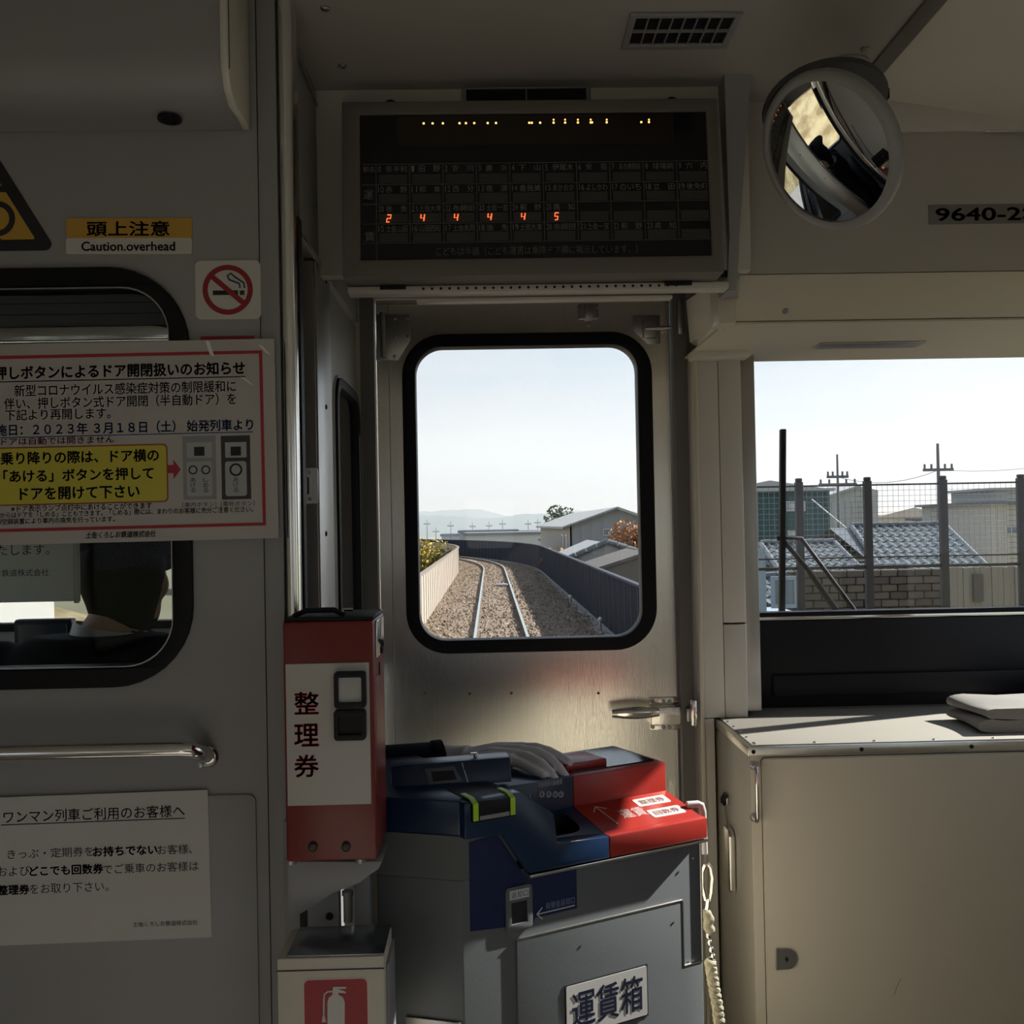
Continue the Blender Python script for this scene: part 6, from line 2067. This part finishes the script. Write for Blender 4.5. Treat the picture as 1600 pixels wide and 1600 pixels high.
e, u0, u1, zt_ = block('tall_house', 1547, 787, 1640, 50, 8, (.50, .47, .43), 'taller beige house at the right edge behind the mesh fence', DKR)
window_part(e, FY(50), pb(1570, 822, 1590, 835, 50), .08)
for k in range(9):
    q = at(1549 + k * 10, 800, 50).x
    MB().box(q - .025, q + .025, 49.94, 50, GZ, zt_).build('siding_rib', wm('taller_beige_h', (.50, .47, .43)), e)
block('roof_cabin', 1552, 766, 1587, 54, 5, (.44, .43, .41), 'small pale cabin on the roof of the taller beige house', ROOFG)
# board wall and stone wall under the roofs
bw = empty('board_wall', (at(1535, 900, 22).x, 22, GZ), 'weathered vertical board wall behind the lower mesh fence', 'wall')
BOARD = mat('grey_boards', (.25, .22, .185), .85, var=.25, scale=5, aniso=(6, 6, .6))
x = 1478
while x < 1660:
    a, b_ = at(x, 900, 22).x, at(x + 8.6, 900, 22).x
    MB().box(a, b_, 22 + random.uniform(-.02, .02), 22.05, GZ, at(1540, 886 + random.uniform(-1, 1), 22).z).build('board', BOARD, bw)
    x += 9
MB().box(at(1519, 900, 22).x, at(1534, 900, 22).x, 21.93, 22, at(1526, 940, 22).z, at(1526, 897, 22).z).build('shutter', mat('dark_shutter', (.10, .085, .075), .8), bw)
sw = empty('stone_wall', (at(1350, 920, 25).x, 25, GZ), 'brown stone block wall behind the lower mesh fence', 'wall')
STONE = [mat('stone_%d' % i, c_, .9, var=.2, scale=6, bump=.5, bscale=20) for i, c_ in enumerate(((.10, .082, .068), (.125, .10, .082), (.085, .07, .058)))]
stone_me = []
for m_ in STONE:
    tmp = MB().box(-.20, .20, -.10, .10, -.085, .085)
    me = bpy.data.meshes.new('stone')
    bm = bmesh.new()
    me.from_pydata(tmp.v, [], tmp.f); bm.from_mesh(me)
    bmesh.ops.bevel(bm, geom=list(bm.edges), offset=.02, segments=1, affect='EDGES'); bm.to_mesh(me); bm.free()
    me.materials.append(m_); stone_me.append(me)
xs0, xs1 = at(1236, 920, 25).x, at(1482, 920, 25).x
zt_ = at(1350, 890, 25).z
MB().box(xs0, xs1, 25.02, 25.3, GZ, zt_ - .02).build('wall_core', mat('stone_joint', (.08, .07, .06), .95), sw)
r = 0
z = zt_ - .09
while z > zt_ - 1.25:
    x = xs0 + (.1 if r % 2 else .3)
    while x < xs1:
        ob = bpy.data.objects.new('stone', random.choice(stone_me)); COL.objects.link(ob); ob.parent = sw
        ob.location = Vector((x, 25 + random.uniform(-.03, .02), z)) - sw.location
        x += .42
    z -= .185; r += 1
# pale blue shed frames beside the wiper
bs = empty('blue_shed', (at(1205, 900, 20).x, 20, GZ), 'pale blue shed with window frames beside the wiper blade', 'shed')
BLS = mat('pale_blue_paint', (.26, .33, .40), .5, var=.05)
u = pb(1150, 915, 1250, 975, 20)
MB().box(u[0], u[1], 20, 21.5, GZ, u[3] - .55).build('shed_wall', BLS, bs)
u = pb(1204, 900, 1246, 950, 20); window_part(bs, FY(20), u, .05, BLS)
u = pb(1166, 856, 1196, 960, 19.6); window_part(bs, FY(19.6), u, .05, BLS)
MB().box(u[0], u[1], 19.62, 19.9, GZ, u[2]).build('shed_leg', BLS, bs)
pole(1308, 710, 48, [(745, 17), (757, 30)], 'utility pole with crossarms between green building and warehouse', r=.095)
pole(1465, 693, 44, [(734, 24)], 'taller utility pole with crossarm above the large tile roof', r=.12)
pole(1488, 775, 110, [(790, 10)], 'small distant pole right of the taller utility pole', r=.14)
# stay wire
sw_ = MB().tube([at(1268, 780, 46), at(1352, 850, 46)], .03, 6).build('stay_wire', WHITE)
tag(sw_, 'white diagonal stay wire in front of the warehouse', 'wire')
for (a, b_, lab) in (((1308, 745), (1465, 735), 'overhead wire strung between the two utility poles'), ((1465, 734), (1760, 700), 'overhead wire running right from the taller utility pole')):
    p, q = at(*a, 48), at(*b_, 44)
    pts = [p.lerp(q, t / 10) - Vector((0, 0, 1.6 * (t / 10) * (1 - t / 10))) for t in range(11)]
    tag(MB().tube(pts, .012, 5).build('overhead_wire', MATS['pole_grey']), lab, 'wire')

# embankment and trees left of the viaduct (seen in the mirror and from the cab)
HAY = mat('dry_grass', (.26, .19, .09), .95, var=.3, scale=.5, col2=(.36, .30, .17))
emb = MB().add([(-34, -10, -.5), (-14, -10, GZ), (-14, 60, GZ), (-34, 60, -.5), (-60, -10, -.5), (-60, 60, -.5)], [(0, 1, 2, 3), (4, 0, 3, 5)]).build('embankment', HAY)
tag(emb, 'dry grass bank beyond the left-hand parapet', 'embankment', kind='structure')
tag(MB().add([(-14, -12, GZ + .02), (-2.6, -12, GZ + .02), (-2.6, 70, GZ + .02), (-14, 70, GZ + .02)], [(0, 1, 2, 3)]).build('yard_pavement', mat('pale_pavement', (.40, .37, .35), .9, var=.1, scale=.8)), 'pale paved yard between the viaduct and the dry grass bank', 'pavement', kind='structure')
block('white_house', -300, 800, -90, 40, 10, (.42, .41, .39), 'white house beyond the left-hand parapet, outside the cab', DKR)

# ------------------------------------------------------------------ haze over the distance
hz = MB().box(-700, 900, 115, 1300, GZ + .1, 90).build('distance_haze', MATS.get('x') or PAPER)
hm_ = bpy.data.materials.new('haze')
hm_.use_nodes = True
t = hm_.node_tree
t.nodes.clear()
o_ = t.nodes.new('ShaderNodeOutputMaterial')
vsn = t.nodes.new('ShaderNodeVolumeScatter')
vsn.inputs['Color'].default_value = (.70, .84, 1.0, 1)
vsn.inputs['Density'].default_value = .0013
vsn.inputs['Anisotropy'].default_value = 0.2
t.links.new(vsn.outputs[0], o_.inputs['Volume'])
hz.data.materials[0] = hm_
tag(hz, 'bluish haze in front of the distant mountains', 'haze', kind='stuff')
